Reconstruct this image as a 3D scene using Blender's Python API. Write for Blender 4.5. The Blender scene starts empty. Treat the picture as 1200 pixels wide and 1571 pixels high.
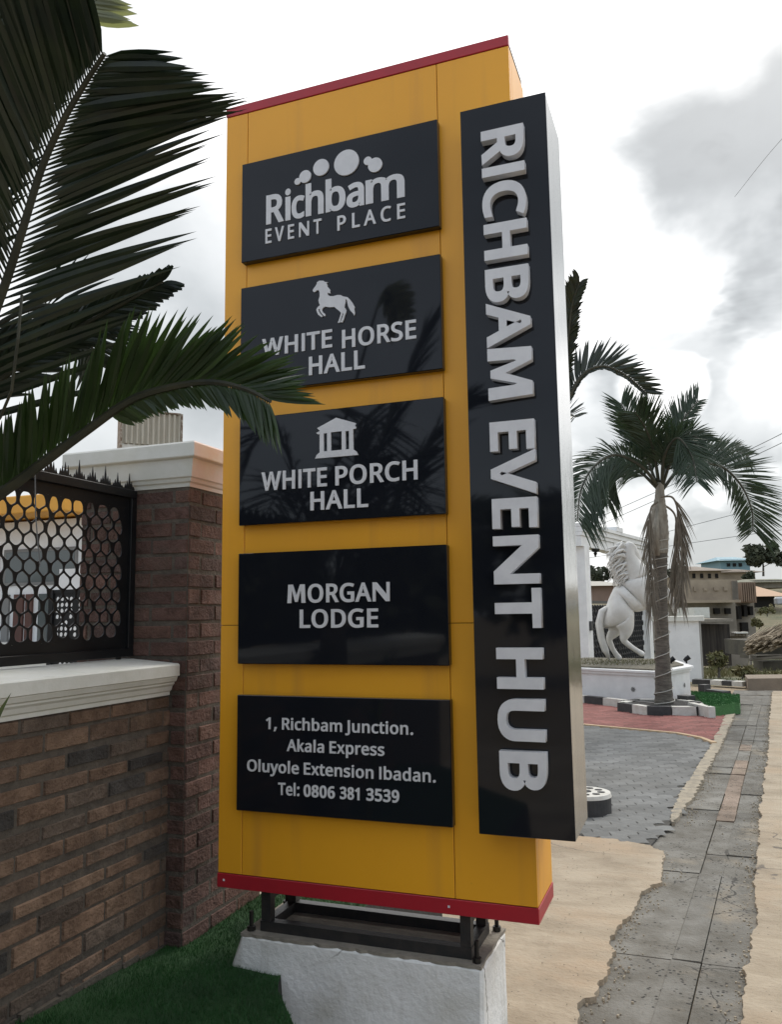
import bpy, bmesh, math, random, json
from mathutils import Vector, Matrix
random.seed(7)
R = math.radians
C = bpy.context.scene.collection
scene = bpy.context.scene

# ------------------------------------------------------------------ camera
CAM = Vector((1.907, -3.0204, 1.5842))
YAW, PIT, ROL, FPX = 0.3563, 0.1244, -0.0142, 1245.0
FW = Vector((-math.sin(YAW) * math.cos(PIT), math.cos(YAW) * math.cos(PIT), math.sin(PIT)))
_rt = Vector((math.cos(YAW), math.sin(YAW), 0))
_up = _rt.cross(FW)
RT = _rt * math.cos(ROL) + _up * math.sin(ROL)
UP = -_rt * math.sin(ROL) + _up * math.cos(ROL)
cd = bpy.data.cameras.new('camera')
cam = bpy.data.objects.new('camera', cd)
C.objects.link(cam)
M3 = Matrix((RT, UP, -FW)).transposed()
cam.matrix_world = Matrix.Translation(CAM) @ M3.to_4x4()
cd.sensor_fit = 'VERTICAL'
cd.sensor_height = 36
cd.lens = FPX / 1571 * 36
cd.clip_start = 0.05
cd.clip_end = 5000
scene.camera = cam

# survey helpers: a sight line from the photograph met with a real plane
def ray(x, y): return FW + RT * ((x - 600) / FPX) - UP * ((y - 785.5) / FPX)
def onz(x, y, z=-0.3):
    d = ray(x, y); return CAM + d * ((z - CAM.z) / d.z)
def ony(x, y, Y):
    d = ray(x, y); return CAM + d * ((Y - CAM.y) / d.y)
def onx(x, y, X):
    d = ray(x, y); return CAM + d * ((X - CAM.x) / d.x)
def at(x, y, D): return CAM + ray(x, y) * D

# ------------------------------------------------------------------ light
SUN_AZ, SUN_EL = R(14), R(52)           # azimuth clockwise from +y
SUNV = Vector((math.sin(SUN_AZ) * math.cos(SUN_EL), math.cos(SUN_AZ) * math.cos(SUN_EL), math.sin(SUN_EL)))
sl = bpy.data.lights.new('sun', 'SUN')
sl.energy = 0.9
sl.angle = R(14)
sl.color = (1.0, 0.95, 0.86)
so = bpy.data.objects.new('sun', sl)
C.objects.link(so)
so.rotation_euler = SUNV.to_track_quat('Z', 'Y').to_euler()

scene.view_settings.view_transform = 'Standard'
scene.view_settings.look = 'None'
scene.view_settings.gamma = 1
scene.view_settings.exposure = 0.55

world = bpy.data.worlds.new('World')
scene.world = world
world.use_nodes = True
nt = world.node_tree
for n in list(nt.nodes): nt.nodes.remove(n)
def N(t, **k):
    n = nt.nodes.new(t)
    for a, b in k.items(): setattr(n, a, b)
    return n
def L(a, b): nt.links.new(a, b)
def setin(n, **k):
    for a, b in k.items(): n.inputs[a].default_value = b
out = N('ShaderNodeOutputWorld'); bg = N('ShaderNodeBackground'); L(bg.outputs[0], out.inputs[0])
bg.inputs[1].default_value = 0.1
sky = N('ShaderNodeTexSky'); sky.sky_type = 'NISHITA'; sky.sun_disc = False
sky.sun_elevation = SUN_EL; sky.sun_rotation = SUN_AZ; sky.dust_density = 3
tc = N('ShaderNodeTexCoord')
def mathn(op, a, b=None, clamp=False):
    n = N('ShaderNodeMath', operation=op, use_clamp=clamp)
    for i, v in enumerate((a, b)):
        if v is None: continue
        if isinstance(v, (int, float)): n.inputs[i].default_value = v
        else: L(v, n.inputs[i])
    return n.outputs[0]
def noise(scale, detail=7, rough=.55, dist=0.0, zs=1.6):
    mp = N('ShaderNodeMapping'); mp.inputs['Scale'].default_value = (1, 1, zs); L(tc.outputs['Generated'], mp.inputs[0])
    n = N('ShaderNodeTexNoise'); setin(n, Scale=scale, Detail=detail, Roughness=rough, Distortion=dist)
    L(mp.outputs[0], n.inputs['Vector']); return n.outputs['Fac']
def blob(v, w, soft, nz, amt):
    """cloud bank around sky direction v: 1 inside, ragged edge"""
    d = N('ShaderNodeVectorMath', operation='DOT_PRODUCT'); L(tc.outputs['Generated'], d.inputs[0]); d.inputs[1].default_value = v
    ac = mathn('ARCCOSINE', mathn('MINIMUM', d.outputs['Value'], 0.99999))
    ac = mathn('ADD', ac, mathn('MULTIPLY', mathn('SUBTRACT', nz, 0.5), amt))
    m = N('ShaderNodeMapRange', interpolation_type='SMOOTHSTEP'); L(ac, m.inputs[0])
    setin(m, **{'From Min': w - soft, 'From Max': w + soft, 'To Min': 1.0, 'To Max': 0.0})
    return m.outputs[0]
n1 = noise(3.0, 8, .55, .2); n2 = noise(4.2, 5, .5, .2); n3 = noise(1.3, 4, .5)
def dirv(x, y): return ray(x, y).normalized()
# overall overcast brightness, then darker cloud banks and a bright veil round the sun
base = N('ShaderNodeMapRange'); L(n1, base.inputs[0]); setin(base, **{'From Min': .3, 'From Max': .7, 'To Min': .64, 'To Max': 1.02})
val = base.outputs[0]
glow = blob(SUNV, R(26), R(26), n3, .25)
val = mathn('ADD', val, mathn('MULTIPLY', glow, 0.75))
banks = [((1150, 120), 6.5, 3.4, .75, .38), ((1230, 300), 7.5, 3.0, .8, .42), ((1080, 560), 4.6, 2.2, .7, .42), ((1190, 470), 4.2, 1.8, .8, .36), ((1120, 770), 8, 3.0, .5, .42),
         ((930, 660), 3.0, 1.5, .5, .22), ((250, 380), 8, 5, .6, .30), ((200, 640), 8, 4, .5, .30), ((120, 60), 8, 5, .6, .2), ((590, 10), 1.6, 1.0, .5, .2)]
for (p, w, s, a, dk) in banks:
    b = blob(dirv(*p), R(w), R(s), n2, a * .6)
    val = mathn('MULTIPLY', val, mathn('SUBTRACT', 1.0, mathn('MULTIPLY', b, dk)))
for (p, w, s, a, br) in [((1030, 600), 2.7, .5, .14, .55), ((1140, 590), 2.6, 1.0, .5, .45), ((1190, 650), 2.2, 1.0, .5, .35), ((930, 790), 2.5, 1.5, .5, .3)]:
    b = blob(dirv(*p), R(w), R(s), n2, a)
    val = mathn('ADD', val, mathn('MULTIPLY', b, br))
colr = N('ShaderNodeMixRGB'); colr.blend_type = 'MULTIPLY'; colr.inputs[0].default_value = 1
tint = N('ShaderNodeValToRGB'); L(val, tint.inputs[0])
tint.color_ramp.elements[0].position = .45; tint.color_ramp.elements[0].color = (.94, .985, 1.0, 1)
tint.color_ramp.elements[1].position = .95; tint.color_ramp.elements[1].color = (1, .995, .985, 1)
v10 = mathn('MULTIPLY', val, 10.0)
cmb = N('ShaderNodeCombineXYZ'); [L(v10, cmb.inputs[i]) for i in range(3)]
L(tint.outputs[0], colr.inputs[1]); L(cmb.outputs[0], colr.inputs[2])
sep = N('ShaderNodeSeparateXYZ'); L(tc.outputs['Generated'], sep.inputs[0])
mixs = N('ShaderNodeMixRGB')
clear = N('ShaderNodeMapRange'); L(sep.outputs['Y'], clear.inputs[0]); setin(clear, **{'From Min': -.55, 'From Max': .15, 'To Min': .62, 'To Max': .92})
L(clear.outputs[0], mixs.inputs[0])
# thinner, bluer cloud in the half of the sky away from the sun
cool = N('ShaderNodeMixRGB'); cool.inputs[1].default_value = (.92, .98, 1.06, 1); cool.inputs[2].default_value = (1, 1, 1, 1)
cf = N('ShaderNodeMapRange'); L(sep.outputs['Y'], cf.inputs[0]); setin(cf, **{'From Min': -.4, 'From Max': .35}); L(cf.outputs[0], cool.inputs[0])
colr2 = N('ShaderNodeMixRGB'); colr2.blend_type = 'MULTIPLY'; colr2.inputs[0].default_value = 1; L(colr.outputs[0], colr2.inputs[1]); L(cool.outputs[0], colr2.inputs[2])
L(sky.outputs[0], mixs.inputs[1]); L(colr2.outputs[0], mixs.inputs[2])
L(mixs.outputs[0], bg.inputs[0])

# ------------------------------------------------------------------ materials
MATS = {}
def mat(name, col, rough=.6, metal=0.0, col2=None, nscale=6.0, ndet=6, bump=0.0, bscale=40.0, spec=.5, attr=None, stretch=(1, 1, 1), thr=(.35, .65), transl=0.0, col3=None, n3scale=1.2, coat=0.0, dots=None, thr3=(.5, .68), crack=None, streak=None):
    m = bpy.data.materials.new(name); m.use_nodes = True
    t = m.node_tree; p = t.nodes['Principled BSDF']
    p.inputs['Roughness'].default_value = rough; p.inputs['Metallic'].default_value = metal
    p.inputs['Specular IOR Level'].default_value = spec; p.inputs['Coat Weight'].default_value = coat
    p.inputs['Base Color'].default_value = (*col, 1)
    tcn = t.nodes.new('ShaderNodeTexCoord'); mp = t.nodes.new('ShaderNodeMapping')
    mp.inputs['Scale'].default_value = stretch; t.links.new(tcn.outputs['Object'], mp.inputs[0])
    cur = None
    def nz(scale, det):
        n = t.nodes.new('ShaderNodeTexNoise'); n.inputs['Scale'].default_value = scale; n.inputs['Detail'].default_value = det
        n.inputs['Roughness'].default_value = .62; t.links.new(mp.outputs[0], n.inputs['Vector']); return n.outputs['Fac']
    def mix(fac, a, b, blend='MIX'):
        x = t.nodes.new('ShaderNodeMixRGB'); x.blend_type = blend
        if isinstance(fac, float): x.inputs[0].default_value = fac
        else: t.links.new(fac, x.inputs[0])
        for i, v in ((1, a), (2, b)):
            if isinstance(v, tuple): x.inputs[i].default_value = (*v, 1)
            else: t.links.new(v, x.inputs[i])
        return x.outputs[0]
    def rng(f, lo, hi):
        r = t.nodes.new('ShaderNodeMapRange'); t.links.new(f, r.inputs[0]); r.inputs['From Min'].default_value = lo; r.inputs['From Max'].default_value = hi; return r.outputs[0]
    if attr:
        a = t.nodes.new('ShaderNodeVertexColor'); a.layer_name = attr; cur = a.outputs[0]
        if col2: cur = mix(rng(nz(nscale, ndet), *thr), cur, mix(1.0, cur, col2, 'MULTIPLY'))
    elif col2:
        cur = mix(rng(nz(nscale, ndet), *thr), col, col2)
    if col3:
        cur = mix(rng(nz(n3scale, 5), *thr3), cur if cur else col, col3)
    if dots:
        (dscale, dthr, dcol) = dots
        v = t.nodes.new('ShaderNodeTexVoronoi'); v.inputs['Scale'].default_value = dscale; t.links.new(mp.outputs[0], v.inputs['Vector'])
        gate = rng(nz(dscale * .16, 2), .5, .56)
        f = rng(v.outputs['Distance'], dthr, dthr * .6)
        mm = t.nodes.new('ShaderNodeMath'); mm.operation = 'MULTIPLY'; t.links.new(f, mm.inputs[0]); t.links.new(gate, mm.inputs[1])
        cur = mix(mm.outputs[0], cur if cur else col, dcol)
    if streak:
        (ss, sc_, so_) = streak
        m2 = t.nodes.new('ShaderNodeMapping'); m2.inputs['Scale'].default_value = ss; t.links.new(tcn.outputs['Object'], m2.inputs[0])
        n_ = t.nodes.new('ShaderNodeTexNoise'); n_.inputs['Scale'].default_value = 1; n_.inputs['Detail'].default_value = 6; t.links.new(m2.outputs[0], n_.inputs['Vector'])
        cur = mix(rng(n_.outputs['Fac'], *so_), cur if cur else col, sc_)
    if crack:
        (cs, cw, cc) = crack
        dn = t.nodes.new('ShaderNodeTexNoise'); dn.inputs['Scale'].default_value = cs * 2.5; dn.inputs['Detail'].default_value = 6; t.links.new(mp.outputs[0], dn.inputs['Vector'])
        ad = t.nodes.new('ShaderNodeMixRGB'); ad.blend_type = 'ADD'; ad.inputs[0].default_value = .35 / cs; t.links.new(mp.outputs[0], ad.inputs[1]); t.links.new(dn.outputs['Color'], ad.inputs[2])
        v = t.nodes.new('ShaderNodeTexVoronoi'); v.feature = 'DISTANCE_TO_EDGE'; v.inputs['Scale'].default_value = cs; t.links.new(ad.outputs[0], v.inputs['Vector'])
        f = rng(v.outputs['Distance'], cw, cw * .3); g = rng(nz(cs * 1.1, 3), .48, .56)
        mm = t.nodes.new('ShaderNodeMath'); mm.operation = 'MULTIPLY'; t.links.new(f, mm.inputs[0]); t.links.new(g, mm.inputs[1])
        cur = mix(mm.outputs[0], cur if cur else col, cc)
    if cur: t.links.new(cur, p.inputs['Base Color'])
    if bump:
        b = t.nodes.new('ShaderNodeBump'); b.inputs['Strength'].default_value = bump; b.inputs['Distance'].default_value = .02
        t.links.new(nz(bscale, 5), b.inputs['Height']); t.links.new(b.outputs[0], p.inputs['Normal'])
    if transl:
        tr = t.nodes.new('ShaderNodeBsdfTranslucent'); ms = t.nodes.new('ShaderNodeMixShader'); ms.inputs[0].default_value = transl
        tr.inputs[0].default_value = (col[0] * 2.2, col[1] * 2.2, col[2] * 1.2, 1)
        t.links.new(p.outputs[0], ms.inputs[1]); t.links.new(tr.outputs[0], ms.inputs[2])
        t.links.new(ms.outputs[0], t.nodes['Material Output'].inputs[0])
    MATS[name] = m; return m
yellow = mat('yellow_cladding', (.88, .41, .02), .36, col2=(.82, .375, .02), nscale=1.3, streak=((9, 9, .5), (.64, .29, .04), (.55, .9)), n3scale=9, thr3=(.70, .76), bump=.035, bscale=2.0, col3=(.34, .17, .03))
red = mat('red_trim', (.44, .018, .03), .35, col2=(.37, .018, .03), nscale=5)
blackgl = mat('black_gloss_acrylic', (.009, .0105, .0145), .045, bump=.012, bscale=1.6, spec=.32)
blackedge = mat('black_panel_edge', (.012, .012, .013), .3)
steel = mat('polished_steel_sheet', (.58, .58, .57), .16, 1.0, bump=.13, bscale=2.6)
letter_m = mat('silver_lettering', (.70, .70, .715), .40, col2=(.62, .62, .64), nscale=14)
darkcore = mat('dark_joint', (.03, .022, .012), .8)
blacksteel = mat('black_painted_steel', (.018, .019, .02), .45, col2=(.035, .03, .028), nscale=22, bump=.15, bscale=60)
bolt_m = mat('oiled_bolt_steel', (.03, .028, .026), .45, .6)
whitepaint = mat('weathered_white_paint', (.83, .83, .81), .75, col2=(.74, .74, .715), nscale=7, bump=.35, bscale=40, col3=(.60, .585, .53), n3scale=3.2, thr3=(.54, .78), crack=(1.3, .006, (.22, .21, .19)), streak=((14, 14, .9), (.50, .48, .43), (.58, .85)))
whiteclean = mat('white_wall_paint', (.79, .80, .80), .6, col2=(.68, .69, .69), nscale=2.5, bump=.06, bscale=14)
capwhite = mat('white_cornice_paint', (.70, .70, .66), .65, col2=(.62, .62, .56), nscale=6, bump=.12, bscale=22)
cappink = mat('pinkish_white_paint', (.71, .54, .51), .65, col2=(.70, .65, .61), nscale=4, thr=(.3, .6), bump=.1)
cement = mat('bare_cement', (.30, .27, .22), .9, col2=(.22, .20, .165), nscale=9, bump=.5, bscale=30)
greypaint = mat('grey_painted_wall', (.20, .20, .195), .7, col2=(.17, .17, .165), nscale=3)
blackpaint = mat('black_kerb_paint', (.025, .026, .028), .6, col2=(.05, .05, .05), nscale=8)
kerbwhite = mat('white_kerb_paint', (.62, .61, .57), .7, col2=(.50, .48, .43), nscale=8)
brick_m = mat('clay_brick', (.2, .1, .07), .88, attr='tint', col2=(.50, .47, .45), nscale=11, ndet=9, bump=1.0, bscale=48, col3=(.10, .085, .068), n3scale=2.6, thr3=(.56, .82))
mortar = mat('cement_mortar', (.125, .105, .084), .95, col2=(.08, .068, .056), nscale=20, bump=.6, bscale=60)
turf_m = mat('artificial_turf', (.022, .085, .018), .8, col2=(.014, .055, .014), nscale=5, bump=.8, bscale=180)
turfblade = mat('turf_blade', (.026, .105, .022), .6, col2=(.016, .065, .016), nscale=4)
soil = mat('dark_soil', (.035, .032, .03), .95, col2=(.02, .019, .018), nscale=12, bump=.7)
concrete = mat('pale_concrete', (.40, .335, .25), .9, col2=(.25, .20, .14), streak=((1.6, 11, 1), (.29, .235, .165), (.50, .80)), nscale=2.4, ndet=11, bump=.6, bscale=34, col3=(.37, .28, .19), n3scale=1.1, stretch=(.85, 1.2, 1), thr=(.42, .68), crack=(.55, .004, (.13, .11, .09)), dots=(30, .16, (.12, .10, .08)))
slab_m = mat('grey_slab_concrete', (.22, .22, .2), .85, attr='tint', col2=(.52, .49, .44), nscale=4, col3=(.30, .25, .18), n3scale=1.6, thr3=(.56, .8), crack=(1.4, .008, (.04, .037, .032)), ndet=10, bump=.6, bscale=45, dots=(33, .34, (.02, .018, .016)))
earth = mat('sandy_earth', (.33, .26, .175), .95, col2=(.24, .19, .13), nscale=3, bump=.7, bscale=20)
crumble = mat('crumbled_concrete', (.42, .36, .27), .95, col2=(.27, .24, .19), nscale=9, bump=.9, bscale=30)
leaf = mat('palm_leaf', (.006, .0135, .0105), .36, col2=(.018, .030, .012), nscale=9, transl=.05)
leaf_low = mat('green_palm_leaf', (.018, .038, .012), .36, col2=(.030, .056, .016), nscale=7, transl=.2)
leaf_far = mat('far_palm_leaf', (.016, .034, .018), .45, col2=(.026, .048, .022), nscale=2, transl=.15)
leaf_pale = mat('pale_palm_leaf', (.20, .22, .14), .5, col2=(.26, .28, .19), nscale=8, transl=.3)
rachis_m = mat('palm_stalk', (.022, .026, .018), .55, col2=(.05, .05, .03), nscale=10)
deadleaf = mat('dead_palm_leaf', (.13, .115, .09), .85, col2=(.19, .165, .13), nscale=8)
bark = mat('palm_bark', (.17, .155, .13), .9, col2=(.085, .075, .065), nscale=7, stretch=(1, 1, 4), bump=.9, bscale=18)
boot = mat('palm_boot_sheath', (.34, .32, .27), .85, col2=(.20, .18, .15), nscale=6, stretch=(2, 2, .6), bump=.7, bscale=14)
statue = mat('white_statue_paint', (.74, .735, .71), .6, col2=(.64, .63, .60), nscale=5, bump=.15, bscale=20)
fencem = mat('black_fence_paint', (.007, .008, .010), .38, col2=(.012, .013, .014), nscale=9, spec=.3)
orange = mat('yellow_roof_fascia', (.75, .38, .05), .6, col2=(.68, .33, .05), nscale=3)
glassdark = mat('window_glass', (.10, .115, .115), .08, spec=.6)
doorwood = mat('brown_door', (.10, .035, .025), .55, col2=(.075, .03, .02), nscale=4)
rustcream = mat('cream_corrugated_sheet', (.50, .48, .41), .6, col2=(.44, .41, .34), nscale=5, stretch=(3, 3, .5))
rust = mat('rusty_steel', (.17, .12, .085), .9, col2=(.40, .37, .32), nscale=16, thr=(.45, .6))
housewall = mat('raw_block_wall', (.38, .315, .235), .95, col2=(.27, .22, .165), nscale=.8, bump=.3, bscale=4)
housegrey = mat('grey_block_wall', (.32, .29, .245), .95, col2=(.19, .17, .14), nscale=.7, bump=.3, bscale=4)
opening = mat('dark_opening', (.012, .011, .010), .9)
rooforange = mat('orange_tin_roof', (.43, .27, .16), .7, col2=(.42, .26, .16), nscale=.8)
roofrust = mat('rusty_tin_roof', (.19, .15, .12), .85, col2=(.27, .23, .19), nscale=.5)
bluewall = mat('blue_house_paint', (.17, .29, .34), .7, col2=(.20, .32, .36), nscale=.3)
woodpile = mat('weathered_timber', (.33, .27, .19), .9, col2=(.20, .16, .11), nscale=3, stretch=(1, 1, 1))
weed = mat('dry_weed', (.12, .13, .05), .8, col2=(.20, .17, .085), nscale=2)
grassm = mat('hill_grass', (.12, .115, .06), .95, col2=(.20, .16, .095), nscale=.25, bump=.3, bscale=2, col3=(.045, .065, .028), n3scale=.12)
treeleaf = mat('tree_leaf', (.05, .062, .038), .7, col2=(.085, .095, .055), nscale=.7)
redpave = mat('red_paver', (.26, .10, .085), .85, attr='tint', col2=(.75, .72, .7), nscale=2.5, bump=.4, bscale=30)
greypave = mat('grey_paver', (.17, .17, .165), .8, attr='tint', col2=(.75, .74, .72), nscale=1.6, bump=.4, bscale=30)
yline = mat('cream_edge_line', (.56, .40, .25), .8, col2=(.46, .33, .2), nscale=6)
wirem = mat('grey_cable', (.16, .17, .18), .6)
carpaint = mat('silver_car_paint', (.45, .47, .5), .3, .3)

# ------------------------------------------------------------------ builders
def tag(o, label=None, cat=None, group=None, kind=None):
    for k, v in (('label', label), ('category', cat), ('group', group), ('kind', kind)):
        if v: o[k] = v
    return o
def empty(name, loc=(0, 0, 0), **k):
    o = bpy.data.objects.new(name, None); C.objects.link(o); o.location = loc; o.empty_display_size = .2
    return tag(o, **k)
class MB:
    def __init__(s): s.v = []; s.f = []; s.c = []; s.mi = []; s.smooth = False
    def face(s, pts, tint=None, mi=0):
        b = len(s.v); s.v += [tuple(p) for p in pts]; s.f.append(tuple(range(b, b + len(pts)))); s.c.append(tint); s.mi.append(mi)
    def poly(s, vs, fs, tint=None, mi=0):
        b = len(s.v); s.v += [tuple(p) for p in vs]
        for f in fs: s.f.append(tuple(b + i for i in f)); s.c.append(tint); s.mi.append(mi)
    def box(s, x0, x1, y0, y1, z0, z1, tint=None, bev=0.0, mi=0, rot=None):
        if bev:
            b = bev
            P = []
            for (z, i) in ((z0, b), (z0 + b, 0), (z1 - b, 0), (z1, b)):
                a, c, d, e = x0 + i, x1 - i, y0 + i, y1 - i
                if i: P.append([(a, d, z), (c, d, z), (c, e, z), (a, e, z)])
                else: P.append([(x0 + b, y0, z), (x1 - b, y0, z), (x1, y0 + b, z), (x1, y1 - b, z), (x1 - b, y1, z), (x0 + b, y1, z), (x0, y1 - b, z), (x0, y0 + b, z)])
            vs = P[0] + P[1] + P[2] + P[3]
            fs = [(3, 2, 1, 0), (20, 21, 22, 23)]
            lo, m1, m2, hi = 0, 4, 12, 20
            for k in range(8): fs.append((m1 + k, m1 + (k + 1) % 8, m2 + (k + 1) % 8, m2 + k))
            for k in range(4):
                a, c = m1 + 2 * k, m1 + 2 * k + 1
                fs.append((lo + k, lo + (k + 1) % 4, c, a)); fs.append((lo + (k + 1) % 4, m1 + (2 * k + 2) % 8, c))
                a, c = m2 + 2 * k, m2 + 2 * k + 1
                fs.append((a, c, hi + (k + 1) % 4, hi + k)); fs.append((c, m2 + (2 * k + 2) % 8, hi + (k + 1) % 4))
        else:
            vs = [(x0, y0, z0), (x1, y0, z0), (x1, y1, z0), (x0, y1, z0), (x0, y0, z1), (x1, y0, z1), (x1, y1, z1), (x0, y1, z1)]
            fs = [(3, 2, 1, 0), (4, 5, 6, 7), (0, 1, 5, 4), (1, 2, 6, 5), (2, 3, 7, 6), (3, 0, 4, 7)]
        if rot: vs = [rot @ Vector(p) for p in vs]
        s.poly(vs, fs, tint, mi)
    def prism(s, base, z0, z1, tint=None, mi=0, inset=0.0):
        """base: list of (x, y) ccw"""
        n = len(base)
        cx = sum(p[0] for p in base) / n; cy = sum(p[1] for p in base) / n
        top = [(cx + (p[0] - cx) * (1 - inset), cy + (p[1] - cy) * (1 - inset)) for p in base]
        vs = [(p[0], p[1], z0) for p in base] + [(p[0], p[1], z1) for p in top]
        fs = [tuple(range(n - 1, -1, -1)), tuple(range(n, 2 * n))] + [(k, (k + 1) % n, n + (k + 1) % n, n + k) for k in range(n)]
        s.poly(vs, fs, tint, mi)
    def tube(s, pts, rads, seg=8, cap=True, tint=None, mi=0):
        pts = [Vector(p) for p in pts]
        if not isinstance(rads, (list, tuple)): rads = [rads] * len(pts)
        rings = []; ref = None
        for i, p in enumerate(pts):
            t = (pts[min(i + 1, len(pts) - 1)] - pts[max(i - 1, 0)]).normalized()
            if ref is None: ref = Vector((0, 0, 1)) if abs(t.z) < .9 else Vector((1, 0, 0))
            a = t.cross(ref).normalized(); b = t.cross(a); ref = -b if False else a.cross(t)
            rings.append([p + (a * math.cos(2 * math.pi * k / seg) + b * math.sin(2 * math.pi * k / seg)) * rads[i] for k in range(seg)])
        vs = [q for r in rings for q in r]; fs = []
        for i in range(len(pts) - 1):
            for k in range(seg):
                fs.append((i * seg + k, i * seg + (k + 1) % seg, (i + 1) * seg + (k + 1) % seg, (i + 1) * seg + k))
        if cap: fs += [tuple(range(seg - 1, -1, -1)), tuple((len(pts) - 1) * seg + k for k in range(seg))]
        s.poly(vs, fs, tint, mi)
    def build(s, name, mats, parent=None, smooth=False, **k):
        me = bpy.data.meshes.new(name); me.from_pydata(s.v, [], s.f)
        if not isinstance(mats, (list, tuple)): mats = [mats]
        for m in mats: me.materials.append(m)
        if any(s.mi): me.polygons.foreach_set('material_index', s.mi)
        if any(c is not None for c in s.c):
            ca = me.color_attributes.new('tint', 'FLOAT_COLOR', 'CORNER')
            arr = []
            for f, c in zip(s.f, s.c): arr += list((*(c or (.5, .5, .5)), 1.0)) * len(f)
            ca.data.foreach_set('color', arr)
        if smooth: me.polygons.foreach_set('use_smooth', [True] * len(me.polygons))
        me.update()
        o = bpy.data.objects.new(name, me); C.objects.link(o)
        if parent: o.parent = parent; o.matrix_parent_inverse = Matrix.Translation(-Vector(parent.location))
        return tag(o, **k)
def fix(o):
    bm = bmesh.new(); bm.from_mesh(o.data); bmesh.ops.recalc_face_normals(bm, faces=bm.faces); bm.to_mesh(o.data); bm.free(); return o
def sheet(name, pts, z, m, drop=0.0, kind='structure', **k):
    """a flat sheet with outline pts (x, y), optional thickness downwards"""
    bm = bmesh.new()
    vs = [bm.verts.new((p[0], p[1], z)) for p in pts]
    f = bm.faces.new(vs)
    if f.normal.z < 0: f.normal_flip()
    if drop:
        r = bmesh.ops.extrude_face_region(bm, geom=[f]); nv = [g for g in r['geom'] if isinstance(g, bmesh.types.BMVert)]
        for v in nv: v.co.z = z
        for v in vs: v.co.z = z - drop
    bmesh.ops.recalc_face_normals(bm, faces=bm.faces)
    bmesh.ops.triangulate(bm, faces=[f for f in bm.faces if len(f.verts) > 4])
    me = bpy.data.meshes.new(name); bm.to_mesh(me); bm.free(); me.materials.append(m)
    o = bpy.data.objects.new(name, me); C.objects.link(o); return tag(o, kind=kind, **k)
def xy(p): return (p.x, p.y)
def catmull(P, n):
    P = [Vector(p) for p in P]; P = [2 * P[0] - P[1]] + P + [2 * P[-1] - P[-2]]; o = []
    segs = len(P) - 3
    for i in range(n):
        u = i / (n - 1) * segs; k = min(int(u), segs - 1); t = u - k
        a, b, c, d = P[k:k + 4]
        o.append(.5 * ((2 * b) + (c - a) * t + (2 * a - 5 * b + 4 * c - d) * t * t + (3 * b - a - 3 * c + d) * t ** 3))
    return o
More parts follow.
